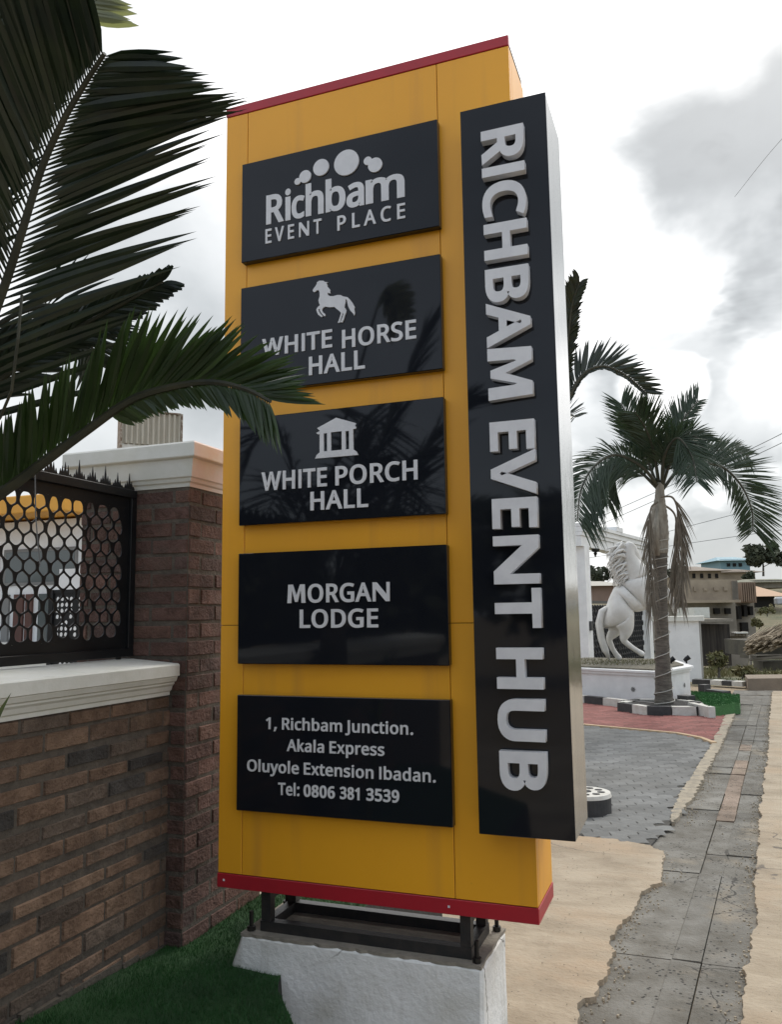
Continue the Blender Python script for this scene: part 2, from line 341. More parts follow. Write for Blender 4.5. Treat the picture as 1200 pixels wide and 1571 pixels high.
# ------------------------------------------------------------------ lettering
GLYPH = json.loads('{",":[215,[[[148,93],[73,93],[63,31],[49,-38],[33,-103],[85,-103],[111,-42],[136,23],[154,84]]]],".":[215,[[[61,18],[72,2],[88,-8],[107,-11],[126,-8],[142,2],[153,18],[157,43],[153,69],[142,85],[126,94],[107,97],[88,94],[72,85],[61,69],[58,43]]]],"0":[459,[[[417,346],[410,399],[399,446],[382,486],[361,520],[335,547],[304,566],[269,578],[229,581],[186,578],[149,566],[119,547],[93,520],[73,486],[58,446],[44,373],[39,287],[44,201],[60,129],[76,88],[97,54],[122,27],[153,8],[188,-4],[229,-8],[276,-3],[316,12],[349,37],[376,70],[395,112],[409,163],[417,221],[419,287]],[[113,359],[121,417],[131,449],[143,475],[159,495],[178,510],[202,518],[229,521],[256,518],[279,510],[298,495],[320,463],[336,417],[345,359],[348,287],[345,215],[336,156],[326,124],[314,98],[298,78],[279,64],[256,55],[229,52],[202,55],[178,64],[159,78],[143,98],[131,125],[121,156],[113,215],[110,287]]]],"1":[459,[[[285,573],[226,573],[71,452],[108,405],[169,455],[196,477],[219,499],[217,470],[216,439],[216,400],[216,0],[285,0]]]],"3":[459,[[[393,468],[384,495],[371,519],[352,540],[327,558],[296,571],[260,578],[218,581],[163,576],[115,563],[73,544],[39,521],[75,473],[117,498],[164,515],[190,520],[219,521],[249,519],[274,511],[295,498],[311,481],[320,460],[323,434],[319,404],[307,377],[286,356],[259,339],[223,329],[180,326],[123,326],[123,265],[179,265],[226,263],[265,255],[297,242],[320,223],[335,197],[339,164],[335,132],[324,104],[305,81],[278,65],[241,55],[194,51],[155,54],[114,61],[74,73],[36,89],[36,23],[72,8],[110,-1],[150,-6],[193,-8],[241,-6],[283,2],[318,14],[348,30],[371,50],[390,74],[403,101],[410,131],[413,163],[409,198],[398,229],[379,255],[353,276],[319,290],[277,298],[277,302],[310,311],[340,326],[363,347],[381,372],[392,403],[395,439]]]],"5":[459,[[[169,348],[132,342],[146,508],[373,508],[373,573],[86,573],[64,302],[99,280],[146,288],[197,292],[243,289],[279,279],[306,262],[325,239],[337,210],[341,176],[336,137],[323,106],[302,82],[274,65],[239,55],[200,52],[161,55],[121,62],[82,74],[51,90],[51,23],[80,10],[116,0],[156,-6],[199,-8],[242,-5],[280,2],[314,15],[343,32],[368,54],[387,81],[402,111],[410,145],[413,183],[410,217],[402,247],[389,274],[371,297],[349,316],[322,331],[275,346],[221,351]]]],"6":[459,[[[48,185],[59,133],[77,89],[101,54],[130,26],[163,7],[199,-4],[239,-8],[275,-5],[307,2],[336,15],[361,33],[382,55],[399,82],[411,112],[419,147],[421,184],[416,236],[400,279],[384,303],[365,322],[342,338],[302,353],[255,358],[223,356],[194,350],[170,339],[150,326],[133,309],[119,291],[115,291],[119,337],[127,380],[139,419],[158,454],[183,483],[216,504],[257,518],[308,523],[344,520],[377,513],[377,573],[344,579],[306,581],[246,576],[196,562],[155,539],[121,510],[95,474],[75,433],[60,389],[51,342],[46,294],[44,245]],[[210,55],[185,64],[164,79],[146,99],[133,121],[123,146],[117,172],[115,198],[119,223],[131,248],[150,270],[175,287],[205,299],[241,303],[274,300],[302,289],[324,271],[339,247],[348,218],[351,184],[348,143],[337,109],[320,84],[297,66],[270,55],[238,51]]]],"8":[459,[[[182,577],[141,565],[107,545],[80,518],[68,497],[60,472],[58,444],[61,411],[71,383],[87,358],[107,336],[131,316],[158,299],[128,283],[99,264],[75,241],[56,214],[43,183],[39,146],[42,115],[49,87],[61,63],[78,42],[100,24],[126,10],[174,-3],[231,-8],[284,-3],[330,11],[356,26],[378,44],[395,65],[408,90],[416,118],[419,148],[414,185],[401,216],[381,242],[355,265],[325,285],[291,303],[320,319],[346,338],[368,359],[385,383],[396,411],[400,443],[398,472],[390,497],[378,519],[352,546],[318,565],[276,577],[229,581]],[[111,173],[121,197],[136,219],[157,237],[184,254],[217,270],[229,265],[264,251],[293,235],[317,217],[335,197],[346,174],[350,148],[346,120],[336,96],[319,76],[295,60],[265,51],[229,48],[192,51],[161,60],[138,76],[121,96],[112,119],[108,145]],[[257,521],[282,514],[302,502],[318,486],[327,466],[330,441],[327,414],[317,392],[302,373],[282,357],[232,330],[179,357],[157,373],[141,391],[130,414],[127,441],[130,466],[139,486],[155,502],[176,514],[200,521],[228,524]]]],"9":[459,[[[413,388],[402,439],[384,483],[361,518],[332,545],[299,565],[262,577],[223,581],[188,578],[156,570],[127,557],[101,540],[80,517],[63,491],[50,460],[43,426],[40,387],[45,336],[61,294],[76,270],[95,250],[118,235],[158,219],[204,214],[237,216],[266,223],[290,233],[310,247],[327,263],[341,281],[346,281],[342,235],[334,192],[322,153],[303,118],[278,90],[245,68],[204,54],[152,50],[115,53],[82,60],[82,0],[117,-6],[154,-8],[214,-3],[265,11],[306,33],[340,63],[366,99],[387,139],[401,183],[410,231],[415,279],[417,328]],[[252,518],[277,508],[298,493],[315,474],[328,451],[338,426],[344,400],[346,374],[342,349],[330,325],[311,303],[286,285],[256,273],[220,269],[186,273],[158,284],[137,301],[122,325],[113,354],[110,388],[113,429],[124,463],[142,488],[165,507],[192,518],[223,521]]]],":":[215,[[[61,18],[72,2],[88,-8],[107,-11],[126,-8],[142,2],[153,18],[157,43],[153,69],[142,85],[126,94],[107,97],[88,94],[72,85],[61,69],[58,43]],[[61,362],[72,345],[88,335],[107,332],[126,335],[142,345],[153,362],[157,387],[153,412],[142,429],[126,438],[107,441],[88,438],[72,429],[61,412],[58,387]]]],"A":[512,[[[512,0],[289,575],[224,575],[0,0],[73,0],[141,177],[368,177],[437,0]],[[346,241],[165,241],[230,415],[238,438],[247,468],[255,500],[263,473],[274,438],[282,415]]]],"B":[521,[[[78,573],[78,0],[279,0],[337,5],[385,19],[413,33],[436,52],[454,74],[467,100],[475,130],[478,163],[474,203],[461,236],[441,261],[415,279],[384,292],[350,300],[350,304],[382,313],[409,328],[431,347],[446,371],[456,399],[459,431],[455,467],[445,497],[428,522],[404,541],[361,558],[307,569],[241,573]],[[150,329],[150,511],[245,511],[289,509],[324,502],[351,490],[369,474],[380,451],[384,423],[381,394],[372,371],[357,352],[334,339],[300,331],[256,329]],[[260,269],[307,266],[344,256],[370,241],[388,221],[398,197],[401,168],[398,138],[388,112],[371,91],[346,74],[311,64],[265,61],[150,61],[150,269]]]],"C":[507,[[[360,515],[394,508],[453,486],[482,547],[448,561],[409,572],[367,578],[324,581],[261,575],[206,559],[174,543],[145,523],[120,499],[89,456],[67,406],[53,349],[49,287],[52,230],[62,178],[78,131],[101,90],[130,56],[166,28],[208,8],[257,-4],[312,-8],[356,-7],[393,-2],[427,5],[460,15],[460,78],[394,62],[359,57],[322,55],[281,58],[244,68],[213,83],[186,105],[164,132],[147,164],[135,200],[128,241],[125,286],[129,337],[139,383],[155,423],[178,456],[206,482],[241,502],[280,513],[323,517]]]],"D":[585,[[[533,350],[521,401],[502,446],[476,484],[443,516],[404,540],[359,558],[309,569],[254,573],[78,573],[78,0],[237,0],[297,4],[351,15],[399,33],[439,58],[474,91],[501,131],[521,177],[533,231],[536,292]],[[458,246],[451,208],[439,174],[423,144],[402,119],[377,98],[346,82],[311,71],[272,64],[228,62],[150,62],[150,511],[244,511],[287,508],[327,500],[361,487],[391,469],[416,444],[435,415],[449,379],[457,337],[460,289]]]],"E":[446,[[[398,63],[150,63],[150,268],[383,268],[383,330],[150,330],[150,509],[398,509],[398,573],[78,573],[78,0],[398,0]]]],"G":[584,[[[326,238],[452,238],[452,68],[404,59],[340,55],[292,58],[251,68],[216,84],[187,106],[164,133],[146,166],[134,202],[127,243],[124,286],[127,332],[136,373],[150,409],[170,441],[195,468],[225,489],[259,505],[298,514],[342,517],[382,515],[421,508],[457,497],[489,484],[516,547],[478,561],[437,572],[392,578],[346,581],[286,577],[233,564],[186,544],[145,517],[111,482],[84,442],[65,395],[53,343],[49,286],[52,229],[63,176],[81,130],[105,89],[136,55],[173,28],[217,8],[267,-4],[323,-8],[380,-6],[431,-1],[478,8],[524,22],[524,302],[326,302]]]],"H":[594,[[[516,573],[443,573],[443,330],[150,330],[150,573],[78,573],[78,0],[150,0],[150,267],[443,267],[443,0],[516,0]]]],"I":[272,[[[239,42],[172,57],[172,515],[239,531],[239,573],[32,573],[32,531],[99,515],[99,57],[32,42],[32,0],[239,0]]]],"J":[219,[[[39,-148],[75,-135],[105,-113],[128,-82],[141,-42],[146,9],[146,573],[74,573],[74,3],[71,-29],[63,-53],[50,-70],[33,-81],[15,-87],[-5,-89],[-35,-87],[-63,-81],[-63,-142],[-37,-150],[-3,-152]]]],"L":[420,[[[400,0],[400,64],[150,64],[150,573],[78,573],[78,0]]]],"M":[727,[[[390,0],[581,501],[584,501],[581,460],[579,408],[578,352],[578,0],[650,0],[650,573],[544,573],[364,103],[361,103],[184,573],[78,573],[78,0],[144,0],[144,347],[144,407],[142,461],[139,502],[142,502],[330,0]]]],"N":[609,[[[532,573],[464,573],[464,249],[466,193],[468,137],[470,99],[467,99],[161,573],[78,573],[78,0],[144,0],[144,320],[143,378],[141,432],[138,476],[141,476],[447,0],[532,0]]]],"O":[626,[[[574,344],[564,396],[547,442],[524,483],[495,517],[459,545],[417,565],[369,577],[314,581],[258,577],[208,565],[166,545],[130,517],[100,482],[78,442],[62,396],[52,344],[49,288],[53,224],[65,167],[85,116],[114,73],[138,49],[165,29],[196,13],[232,1],[271,-6],[314,-8],[375,-3],[428,13],[459,29],[486,49],[510,73],[540,116],[561,166],[573,224],[577,287]],[[130,354],[145,411],[161,443],[182,469],[207,490],[238,506],[274,515],[314,518],[351,516],[384,508],[412,496],[436,479],[456,457],[476,423],[490,384],[498,338],[501,287],[496,220],[481,163],[465,131],[445,104],[420,83],[390,67],[354,58],[314,55],[273,58],[238,67],[207,83],[182,104],[161,131],[145,163],[130,220],[125,287]]]],"P":[485,[[[78,573],[78,0],[150,0],[150,223],[216,223],[275,227],[324,238],[364,255],[395,278],[417,306],[433,336],[441,370],[444,404],[441,442],[431,475],[415,504],[393,528],[363,548],[326,562],[282,570],[229,573]],[[269,508],[306,499],[334,484],[354,462],[366,435],[370,401],[365,363],[352,334],[330,311],[298,296],[258,288],[208,285],[150,285],[150,511],[223,511]]]],"R":[499,[[[78,573],[78,0],[150,0],[150,237],[264,237],[403,0],[487,0],[330,257],[358,269],[385,285],[408,306],[427,334],[440,368],[444,410],[442,444],[434,474],[422,500],[404,522],[381,540],[353,555],[301,568],[236,573]],[[275,507],[310,500],[336,486],[355,467],[366,440],[370,407],[366,374],[355,347],[338,325],[312,310],[278,301],[236,298],[150,298],[150,510],[232,510]]]],"S":[440,[[[398,194],[385,228],[362,255],[332,279],[293,299],[246,318],[204,335],[172,351],[149,367],[133,386],[124,407],[121,434],[124,457],[133,478],[148,494],[169,507],[196,515],[229,517],[266,515],[302,508],[366,487],[389,549],[355,562],[318,572],[276,578],[231,581],[180,576],[136,563],[99,542],[71,513],[58,490],[51,464],[48,435],[50,403],[57,375],[69,351],[85,330],[106,311],[131,294],[196,265],[242,247],[277,230],[302,213],[318,194],[327,173],[330,147],[327,120],[316,98],[298,79],[273,66],[240,57],[201,55],[156,57],[113,65],[73,76],[41,88],[41,19],[83,4],[137,-5],[198,-8],[257,-3],[307,11],[335,26],[359,44],[378,66],[392,92],[400,121],[403,153]]]],"T":[446,[[[259,509],[437,509],[437,573],[8,573],[8,509],[187,509],[187,0],[259,0]]]],"U":[586,[[[513,573],[442,573],[442,202],[438,161],[427,126],[407,96],[379,73],[342,59],[294,55],[259,57],[228,64],[203,76],[182,93],[161,122],[148,158],[144,201],[144,573],[72,573],[72,204],[76,158],[86,118],[104,82],[128,50],[159,25],[196,7],[240,-4],[290,-8],[338,-5],[380,4],[416,20],[446,40],[470,65],[489,95],[503,128],[511,164],[513,202]]]],"V":[481,[[[405,573],[277,207],[262,161],[250,119],[241,80],[231,119],[220,160],[204,205],[75,573],[0,573],[204,0],[277,0],[481,573]]]],"W":[746,[[[660,573],[572,224],[560,175],[550,129],[544,87],[538,117],[532,151],[523,187],[512,225],[407,573],[333,573],[232,227],[222,191],[213,154],[206,119],[201,87],[196,118],[190,151],[183,186],[174,223],[85,573],[10,573],[161,0],[234,0],[342,373],[352,409],[361,443],[367,471],[370,488],[373,471],[380,443],[389,410],[399,375],[510,0],[583,0],[735,573]]]],"a":[450,[[[190,434],[151,426],[115,414],[84,400],[106,347],[163,370],[194,378],[227,380],[253,378],[275,371],[293,359],[306,342],[313,317],[316,285],[316,259],[243,257],[179,251],[127,238],[87,219],[65,199],[50,176],[40,150],[37,119],[41,80],[55,48],[75,23],[103,6],[136,-5],[172,-8],[206,-6],[234,-1],[258,9],[279,22],[298,40],[317,61],[320,61],[334,0],[385,0],[385,293],[383,328],[376,358],[364,383],[347,403],[318,422],[279,433],[231,437]],[[315,210],[315,172],[311,134],[299,103],[279,79],[253,62],[223,52],[188,49],[157,53],[132,66],[120,79],[112,97],[110,119],[113,144],[124,165],[141,182],[167,195],[204,203],[252,208]]]],"b":[493,[[[139,609],[68,609],[68,0],[119,0],[133,55],[139,55],[161,31],[189,10],[226,-3],[272,-8],[306,-5],[337,3],[365,17],[390,36],[410,61],[427,91],[439,127],[447,168],[449,215],[446,267],[437,312],[422,350],[401,381],[374,406],[344,423],[310,434],[272,437],[226,432],[189,419],[161,398],[139,373],[135,373],[138,410],[139,461]],[[288,376],[311,368],[331,356],[348,338],[363,306],[373,265],[376,216],[373,166],[363,126],[348,93],[332,74],[312,61],[288,53],[261,51],[229,53],[202,61],[181,74],[165,93],[150,125],[142,165],[139,214],[139,217],[142,268],[150,308],[165,339],[188,361],[219,374],[260,379]]]],"c":[385,[[[275,-7],[304,-2],[328,5],[351,15],[351,78],[302,60],[273,55],[240,53],[202,58],[172,71],[148,94],[131,126],[120,166],[117,213],[120,263],[131,303],[148,335],[172,358],[204,371],[244,376],[292,370],[337,356],[358,415],[336,424],[309,431],[278,436],[245,438],[208,435],[174,428],[142,415],[114,396],[90,372],[71,342],[56,305],[47,262],[44,213],[47,165],[55,123],[69,87],[88,58],[112,34],[139,15],[170,2],[204,-5],[241,-8]]]],"d":[493,[[[252,-6],[279,1],[303,11],[323,24],[340,40],[354,58],[358,58],[368,0],[425,0],[425,609],[354,609],[354,438],[356,405],[359,374],[354,374],[340,391],[323,407],[303,420],[280,429],[253,436],[221,438],[183,434],[149,424],[119,406],[93,381],[71,350],[56,311],[47,266],[44,214],[47,162],[56,117],[71,79],[92,48],[118,23],[148,6],[182,-5],[221,-8]],[[205,53],[181,61],[162,74],[146,93],[130,125],[120,165],[117,213],[120,260],[130,300],[146,334],[162,354],[181,368],[204,376],[231,379],[264,377],[291,369],[313,355],[329,336],[343,304],[352,263],[355,213],[355,200],[352,154],[343,117],[328,88],[311,71],[290,60],[263,53],[232,51]]]],"e":[452,[[[198,435],[164,426],[134,411],[108,390],[86,364],[68,333],[55,297],[47,257],[44,212],[47,167],[56,126],[70,91],[90,61],[114,36],[143,17],[176,3],[212,-5],[251,-8],[292,-6],[327,-1],[359,8],[392,20],[392,82],[327,60],[293,54],[254,52],[215,56],[181,69],[154,90],[134,119],[122,157],[117,201],[411,201],[411,244],[406,299],[390,346],[374,373],[354,396],[329,414],[301,427],[269,435],[234,438]],[[266,376],[292,364],[312,346],[326,322],[335,292],[338,257],[119,257],[125,293],[137,323],[154,348],[175,366],[202,377],[233,380]]]],"h":[496,[[[139,609],[68,609],[68,0],[139,0],[139,222],[142,269],[150,308],[166,338],[189,360],[222,374],[265,379],[295,376],[319,367],[338,353],[351,333],[358,307],[361,275],[361,0],[431,0],[431,280],[426,330],[413,370],[399,391],[382,408],[360,421],[321,433],[273,437],[247,435],[221,429],[196,420],[174,407],[155,391],[140,370],[135,370],[138,399],[139,431]]]],"i":[207,[[[68,430],[68,0],[139,0],[139,430]],[[88,588],[75,580],[66,566],[63,546],[66,526],[75,512],[88,504],[104,501],[119,504],[133,512],[142,526],[145,546],[142,566],[133,580],[119,588],[104,591]]]],"k":[428,[[[138,609],[68,609],[68,0],[138,0],[138,158],[187,200],[336,0],[421,0],[235,246],[409,430],[326,430],[189,285],[172,264],[152,240],[138,221],[135,221],[137,257],[138,291]]]],"l":[207,[[[139,609],[68,609],[68,0],[139,0]]]],"m":[750,[[[499,433],[461,420],[438,406],[418,388],[402,366],[398,366],[386,388],[369,406],[349,420],[312,433],[266,438],[241,436],[217,431],[194,422],[173,409],[155,392],[140,371],[136,371],[125,430],[68,430],[68,0],[139,0],[139,223],[141,269],[150,308],[164,338],[185,360],[215,374],[253,379],[281,376],[303,367],[320,353],[332,333],[339,308],[342,277],[342,0],[411,0],[411,237],[414,280],[423,315],[438,342],[460,362],[490,374],[528,379],[555,376],[577,367],[594,353],[606,333],[613,308],[615,277],[615,0],[685,0],[685,280],[681,330],[669,371],[649,401],[621,421],[584,434],[540,438]]]],"n":[496,[[[248,436],[222,431],[198,422],[175,409],[156,392],[140,371],[136,371],[125,430],[68,430],[68,0],[139,0],[139,223],[142,269],[151,308],[166,338],[182,356],[204,368],[232,376],[265,379],[295,376],[319,367],[338,353],[351,333],[358,307],[361,275],[361,0],[431,0],[431,280],[428,319],[421,352],[409,379],[391,401],[361,421],[322,434],[275,438]]]],"o":[485,[[[439,261],[431,301],[417,336],[398,367],[374,392],[347,412],[316,426],[281,435],[244,438],[204,435],[169,426],[137,412],[110,392],[87,367],[68,336],[55,301],[47,261],[44,216],[48,165],[59,121],[77,82],[100,51],[129,25],[163,7],[200,-4],[241,-8],[285,-4],[324,7],[359,25],[388,51],[411,82],[428,121],[438,165],[442,216]],[[120,263],[130,303],[147,335],[164,354],[185,368],[212,376],[242,379],[282,374],[314,359],[338,335],[355,303],[365,263],[369,216],[366,169],[356,128],[339,95],[314,71],[282,56],[243,51],[203,56],[172,71],[147,95],[130,128],[120,169],[117,216]]]],"p":[493,[[[240,436],[213,429],[189,419],[170,405],[153,389],[139,371],[136,371],[126,430],[68,430],[68,-192],[139,-192],[139,-16],[137,20],[134,55],[139,55],[170,24],[190,11],[213,1],[241,-6],[272,-8],[306,-5],[337,3],[365,17],[390,37],[410,62],[427,93],[439,129],[447,170],[449,216],[446,268],[437,313],[422,351],[401,383],[374,407],[344,424],[310,434],[273,438]],[[288,376],[311,367],[331,354],[348,334],[363,302],[373,262],[376,217],[373,171],[364,131],[348,98],[326,72],[308,60],[286,53],[261,51],[220,55],[188,70],[165,93],[150,126],[142,167],[139,216],[139,229],[142,275],[152,313],[167,342],[190,362],[221,374],[260,379]]]],"r":[331,[[[240,435],[214,426],[191,413],[170,395],[152,374],[137,351],[134,351],[126,430],[68,430],[68,0],[139,0],[139,229],[141,261],[149,289],[161,313],[176,334],[195,351],[217,363],[240,371],[264,374],[287,372],[310,368],[319,433],[295,437],[269,438]]]],"s":[384,[[[344,150],[333,176],[314,197],[289,215],[219,246],[154,274],[133,286],[119,298],[111,312],[108,328],[111,343],[118,356],[131,366],[159,377],[197,380],[228,378],[258,372],[315,353],[339,409],[308,421],[275,430],[240,436],[202,438],[157,435],[118,425],[85,408],[66,392],[52,372],[44,350],[41,324],[45,292],[57,266],[76,245],[103,228],[174,196],[239,167],[259,154],[271,141],[278,128],[280,112],[277,94],[269,79],[256,66],[224,53],[178,49],[141,52],[104,60],[42,83],[42,19],[68,8],[99,-1],[135,-6],[176,-8],[226,-4],[268,6],[302,24],[327,49],[343,80],[348,119]]]],"t":[289,[[[185,54],[163,69],[153,83],[146,103],[144,127],[144,375],[269,375],[269,430],[144,430],[144,528],[103,528],[75,437],[13,409],[13,375],[74,375],[74,125],[78,79],[91,44],[112,20],[138,4],[167,-5],[200,-8],[240,-4],[272,5],[272,59],[245,53],[212,50]]]],"u":[496,[[[357,430],[357,206],[354,160],[345,121],[330,91],[306,69],[273,55],[230,51],[200,53],[176,62],[158,76],[145,96],[137,122],[135,153],[135,430],[63,430],[63,148],[68,99],[81,59],[95,38],[112,21],[134,8],[173,-4],[220,-8],[247,-6],[273,-1],[298,8],[321,20],[340,36],[356,57],[359,57],[370,0],[427,0],[427,430]]]],"x":[424,[[[14,0],[94,0],[213,172],[330,0],[410,0],[253,220],[402,430],[322,430],[213,268],[102,430],[22,430],[170,220]]]],"y":[409,[[[174,-2],[152,-59],[142,-80],[130,-99],[116,-114],[99,-126],[79,-132],[56,-135],[30,-133],[9,-130],[9,-186],[34,-190],[67,-192],[106,-188],[138,-176],[165,-156],[188,-130],[207,-97],[224,-59],[409,430],[333,430],[245,186],[224,121],[209,68],[205,68],[196,105],[184,144],[169,185],[76,430],[1,430]]]]}')
CAPH = 573.0
def offset(P, ox, oy):
    n = len(P); o = []
    for i in range(n):
        a, b, c = Vector(P[i - 1]), Vector(P[i]), Vector(P[(i + 1) % n])
        d1 = (b - a).normalized(); d2 = (c - b).normalized()
        n1 = Vector((d1.y, -d1.x)); n2 = Vector((d2.y, -d2.x)); m = n1 + n2
        L2 = m.length_squared
        k = 2.0 / L2 if L2 > .25 else 8.0
        m = m * min(k, 1.6)
        o.append((b.x + m.x * ox, b.y + m.y * oy))
    return o
def layout(body, ox, oy, track=0):
    """glyph outlines in units of the cap height, plus total width"""
    sc = 1.0 / (CAPH + 2 * oy); x = 0.0; res = []
    for ch in body:
        if ch == ' ': x += 185 + track; continue
        if ch in 'IN':      # plain bar I and clean bold N, drawn directly
            k = CAPH + 2 * oy; st = (.135 + ox / 430.0) * k
            if ch == 'I': q = [(0, 0), (0, 1), (st, 1), (st, 0)]; w_ = st
            else:
                w_ = .98 * k; a_ = st / k / .98; q = [(u * w_, v) for u, v in ((0, 0), (0, 1), (a_ * 1.22, 1), (1 - a_ * .94, .36), (1 - a_ * .94, 1), (1, 1), (1, 0), (1 - a_ * 1.22, 0), (a_ * .94, .64), (a_ * .94, 0))]
            res.append([[(u + x + 75 - ox, v) for u, v in q]]); x += w_ + 150 - .8 * ox + track; continue
        if ch == 'M':       # clean bold M, drawn directly
            k = CAPH + 2 * oy; w_ = 1.12 * k; s_ = .17 + ox / 500.0
            q = [(0, 0), (.045, 1), (.30, 1), (.50, .40), (.70, 1), (.955, 1), (1, 0), (1 - s_, 0), (1 - s_ - .02, .60), (1 - s_ - .045, .66), (.575, .06), (.425, .06), (s_ + .045, .66), (s_ + .02, .60), (s_, 0)]
            res.append([[(u * w_ + x + 55 - ox, v) for u, v in q][::-1]]); x += w_ + 110 - .8 * ox + track; continue
        adv, outl = GLYPH[ch]
        res.append([[((px + x), (py + oy) * sc) for px, py in offset(P, ox, oy)] for P in outl])
        x += adv + 1.2 * ox + track
    xs = [p[0] for g in res for P in g for p in P]; x0, x1 = min(xs), max(xs)
    return [[[((px - x0) / (x1 - x0), py) for px, py in P] for P in g] for g in res], (x1 - x0) * sc
def outline_mesh(name, polys, mtx, depth, m, parent, bevel=0.0):
    cu = bpy.data.curves.new(name, 'CURVE'); cu.dimensions = '2D'; cu.fill_mode = 'BOTH'; cu.extrude = depth / 2; cu.bevel_depth = bevel
    for P in polys:
        sp = cu.splines.new('POLY'); sp.points.add(len(P) - 1)
        for q, p in zip(sp.points, P): q.co = (p[0], p[1], 0, 1)
        sp.use_cyclic_u = True
    o = bpy.data.objects.new(name, cu); C.objects.link(o)
    me = bpy.data.meshes.new_from_object(o.evaluated_get(bpy.context.evaluated_depsgraph_get()))
    bpy.data.objects.remove(o); bpy.data.curves.remove(cu)
    me.transform(Matrix.Translation((0, 0, depth / 2))); me.transform(mtx)
    me.materials.clear(); me.materials.append(m); me.name = name
    ob = bpy.data.objects.new(name, me); C.objects.link(ob); ob.parent = parent
    ob.matrix_parent_inverse = Matrix.Translation(-Vector(parent.location)); return ob
def front(Y): return Matrix(((1, 0, 0, 0), (0, 0, -1, Y), (0, 1, 0, 0), (0, 0, 0, 1)))
def line(body, x0, x1, z0, cap, Y, parent, bold=(24, 18), track=0, depth=.004, name='lettering'):
    g, w = layout(body, *bold, track)
    polys = [[(x0 + px * (x1 - x0), z0 + py * cap) for px, py in P] for gl in g for P in gl]
    return outline_mesh(name, polys, front(Y), depth, letter_m, parent)

# ------------------------------------------------------------------ the pylon sign
W, H, D, ZB = 1.32, 3.428, .3034, .4816
ZT = ZB + H
sign = empty('pylon_sign', (.66, .15, .32), label='tall yellow and black pylon sign on a white plinth, with raised silver lettering', cat='sign')
b = MB(); b.box(.006, W - .006, .006, D - .006, ZB + .01, ZT - .002); b.build('sign_core', darkcore, sign)
b = MB(); g = .0013
cols = [(0, .1115), (.1115, 1.014), (1.014, W)]
rows = [(ZB + .056, 1.544), (1.544, ZT - .043)]
for ci, (a, c) in enumerate(cols):
    for (d, e) in rows:
        b.box(a + (g if ci else 0), c - (g if ci < 2 else 0), 0, .02, d + g, e - g, bev=.0015)
for (d, e) in rows:
    b.box(W - .02, W, .0225, .052, d + g, e - g); b.box(W - .02, W, .055, D, d + g, e - g, bev=.001)
    b.box(0, .02, .0225, D, d + g, e - g)
    b.box(.022, W - .022, D - .018, D, d + g, e - g)
b.box(.021, W - .021, .021, D - .019, ZT - .03, ZT - .004)
body = fix(b.build('cladding', yellow, sign))
b = MB(); b.box(-.003, W + .003, -.003, D + .003, ZB, ZB + .055, bev=.002)
b.build('red_skirt', red, sign)
b = MB(); b.box(-.002, W + .001, -.003, .02, ZT - .042, ZT + .003, bev=.002); b.build('red_crown', red, sign)
# rivets
for (x, z) in ((.03, ZB + .03), (.99, ZB + .028)):
    b = MB(); b.box(x - .004, x + .004, -.0048, -.003, z - .004, z + .004); b.build('rivet', letter_m, sign)

PX0, PX1 = .1056, 1.0226
PZ = [(3.132, 3.595), (2.539, 3.0144), (1.9625, 2.4256), (1.3855, 1.8438), (.7994, 1.2592)]
panels = []
for i, (z0, z1) in enumerate(PZ):
    b = MB(); b.box(PX0, PX1, -.038, -.002, z0, z1, bev=.0025)
    p = fix(b.build('sign_panel', blackgl, sign)); panels.append(p)
Y = -.0385
P1, P2, P3, P4, P5 = panels
P1['label'] = 'black panel with the bubble logo and event place lettering'
P2['label'] = 'black panel with a prancing horse emblem'
P3['label'] = 'black panel with a small temple emblem'
P4['label'] = 'black panel reading MORGAN LODGE'
P5['label'] = 'black panel with the four-line address'
# first panel: rounded wordmark, its dots and bubbles
line('R', .231, .319, 3.285, .135, Y, P1, (31, 22), depth=.002)
line('i', .325, .352, 3.285, .142, Y, P1, (31, 22), depth=.002).name = 'lettering'
line('c', .356, .419, 3.285, .133, Y, P1, (31, 22), depth=.002)
line('h', .424, .510, 3.285, .141, Y, P1, (31, 22), depth=.002)
line('b', .519, .612, 3.285, .141, Y, P1, (31, 22), depth=.002)
line('a', .616, .697, 3.285, .140, Y, P1, (31, 22), depth=.002)
line('m', .704, .878, 3.285, .138, Y, P1, (31, 22), depth=.002)
def disc(cx, cz, r, n=28): return [(cx + r * math.cos(2 * math.pi * k / n), cz + r * math.sin(2 * math.pi * k / n)) for k in range(n)]
def lp(x, y): q = ony(400 + x / 5, 220 + y / 5, -.04); return (q.x, q.z)
for i, (x, y, r) in enumerate(((285, 295, .0150), (343, 257, .0285), (465, 187, .0375), (660, 150, .0575), (824, 137, .0185), (880, 168, .0320))):
    outline_mesh('bubble', [disc(*lp(x, y), r)], front(Y - .0002 * (i % 2)), .006, letter_m, P1)
line('EVENT', .229, .500, 3.197, .066, Y, P1, (20, 14), 190)
line('PLACE', .574, .879, 3.192, .066, Y, P1, (20, 14), 190)
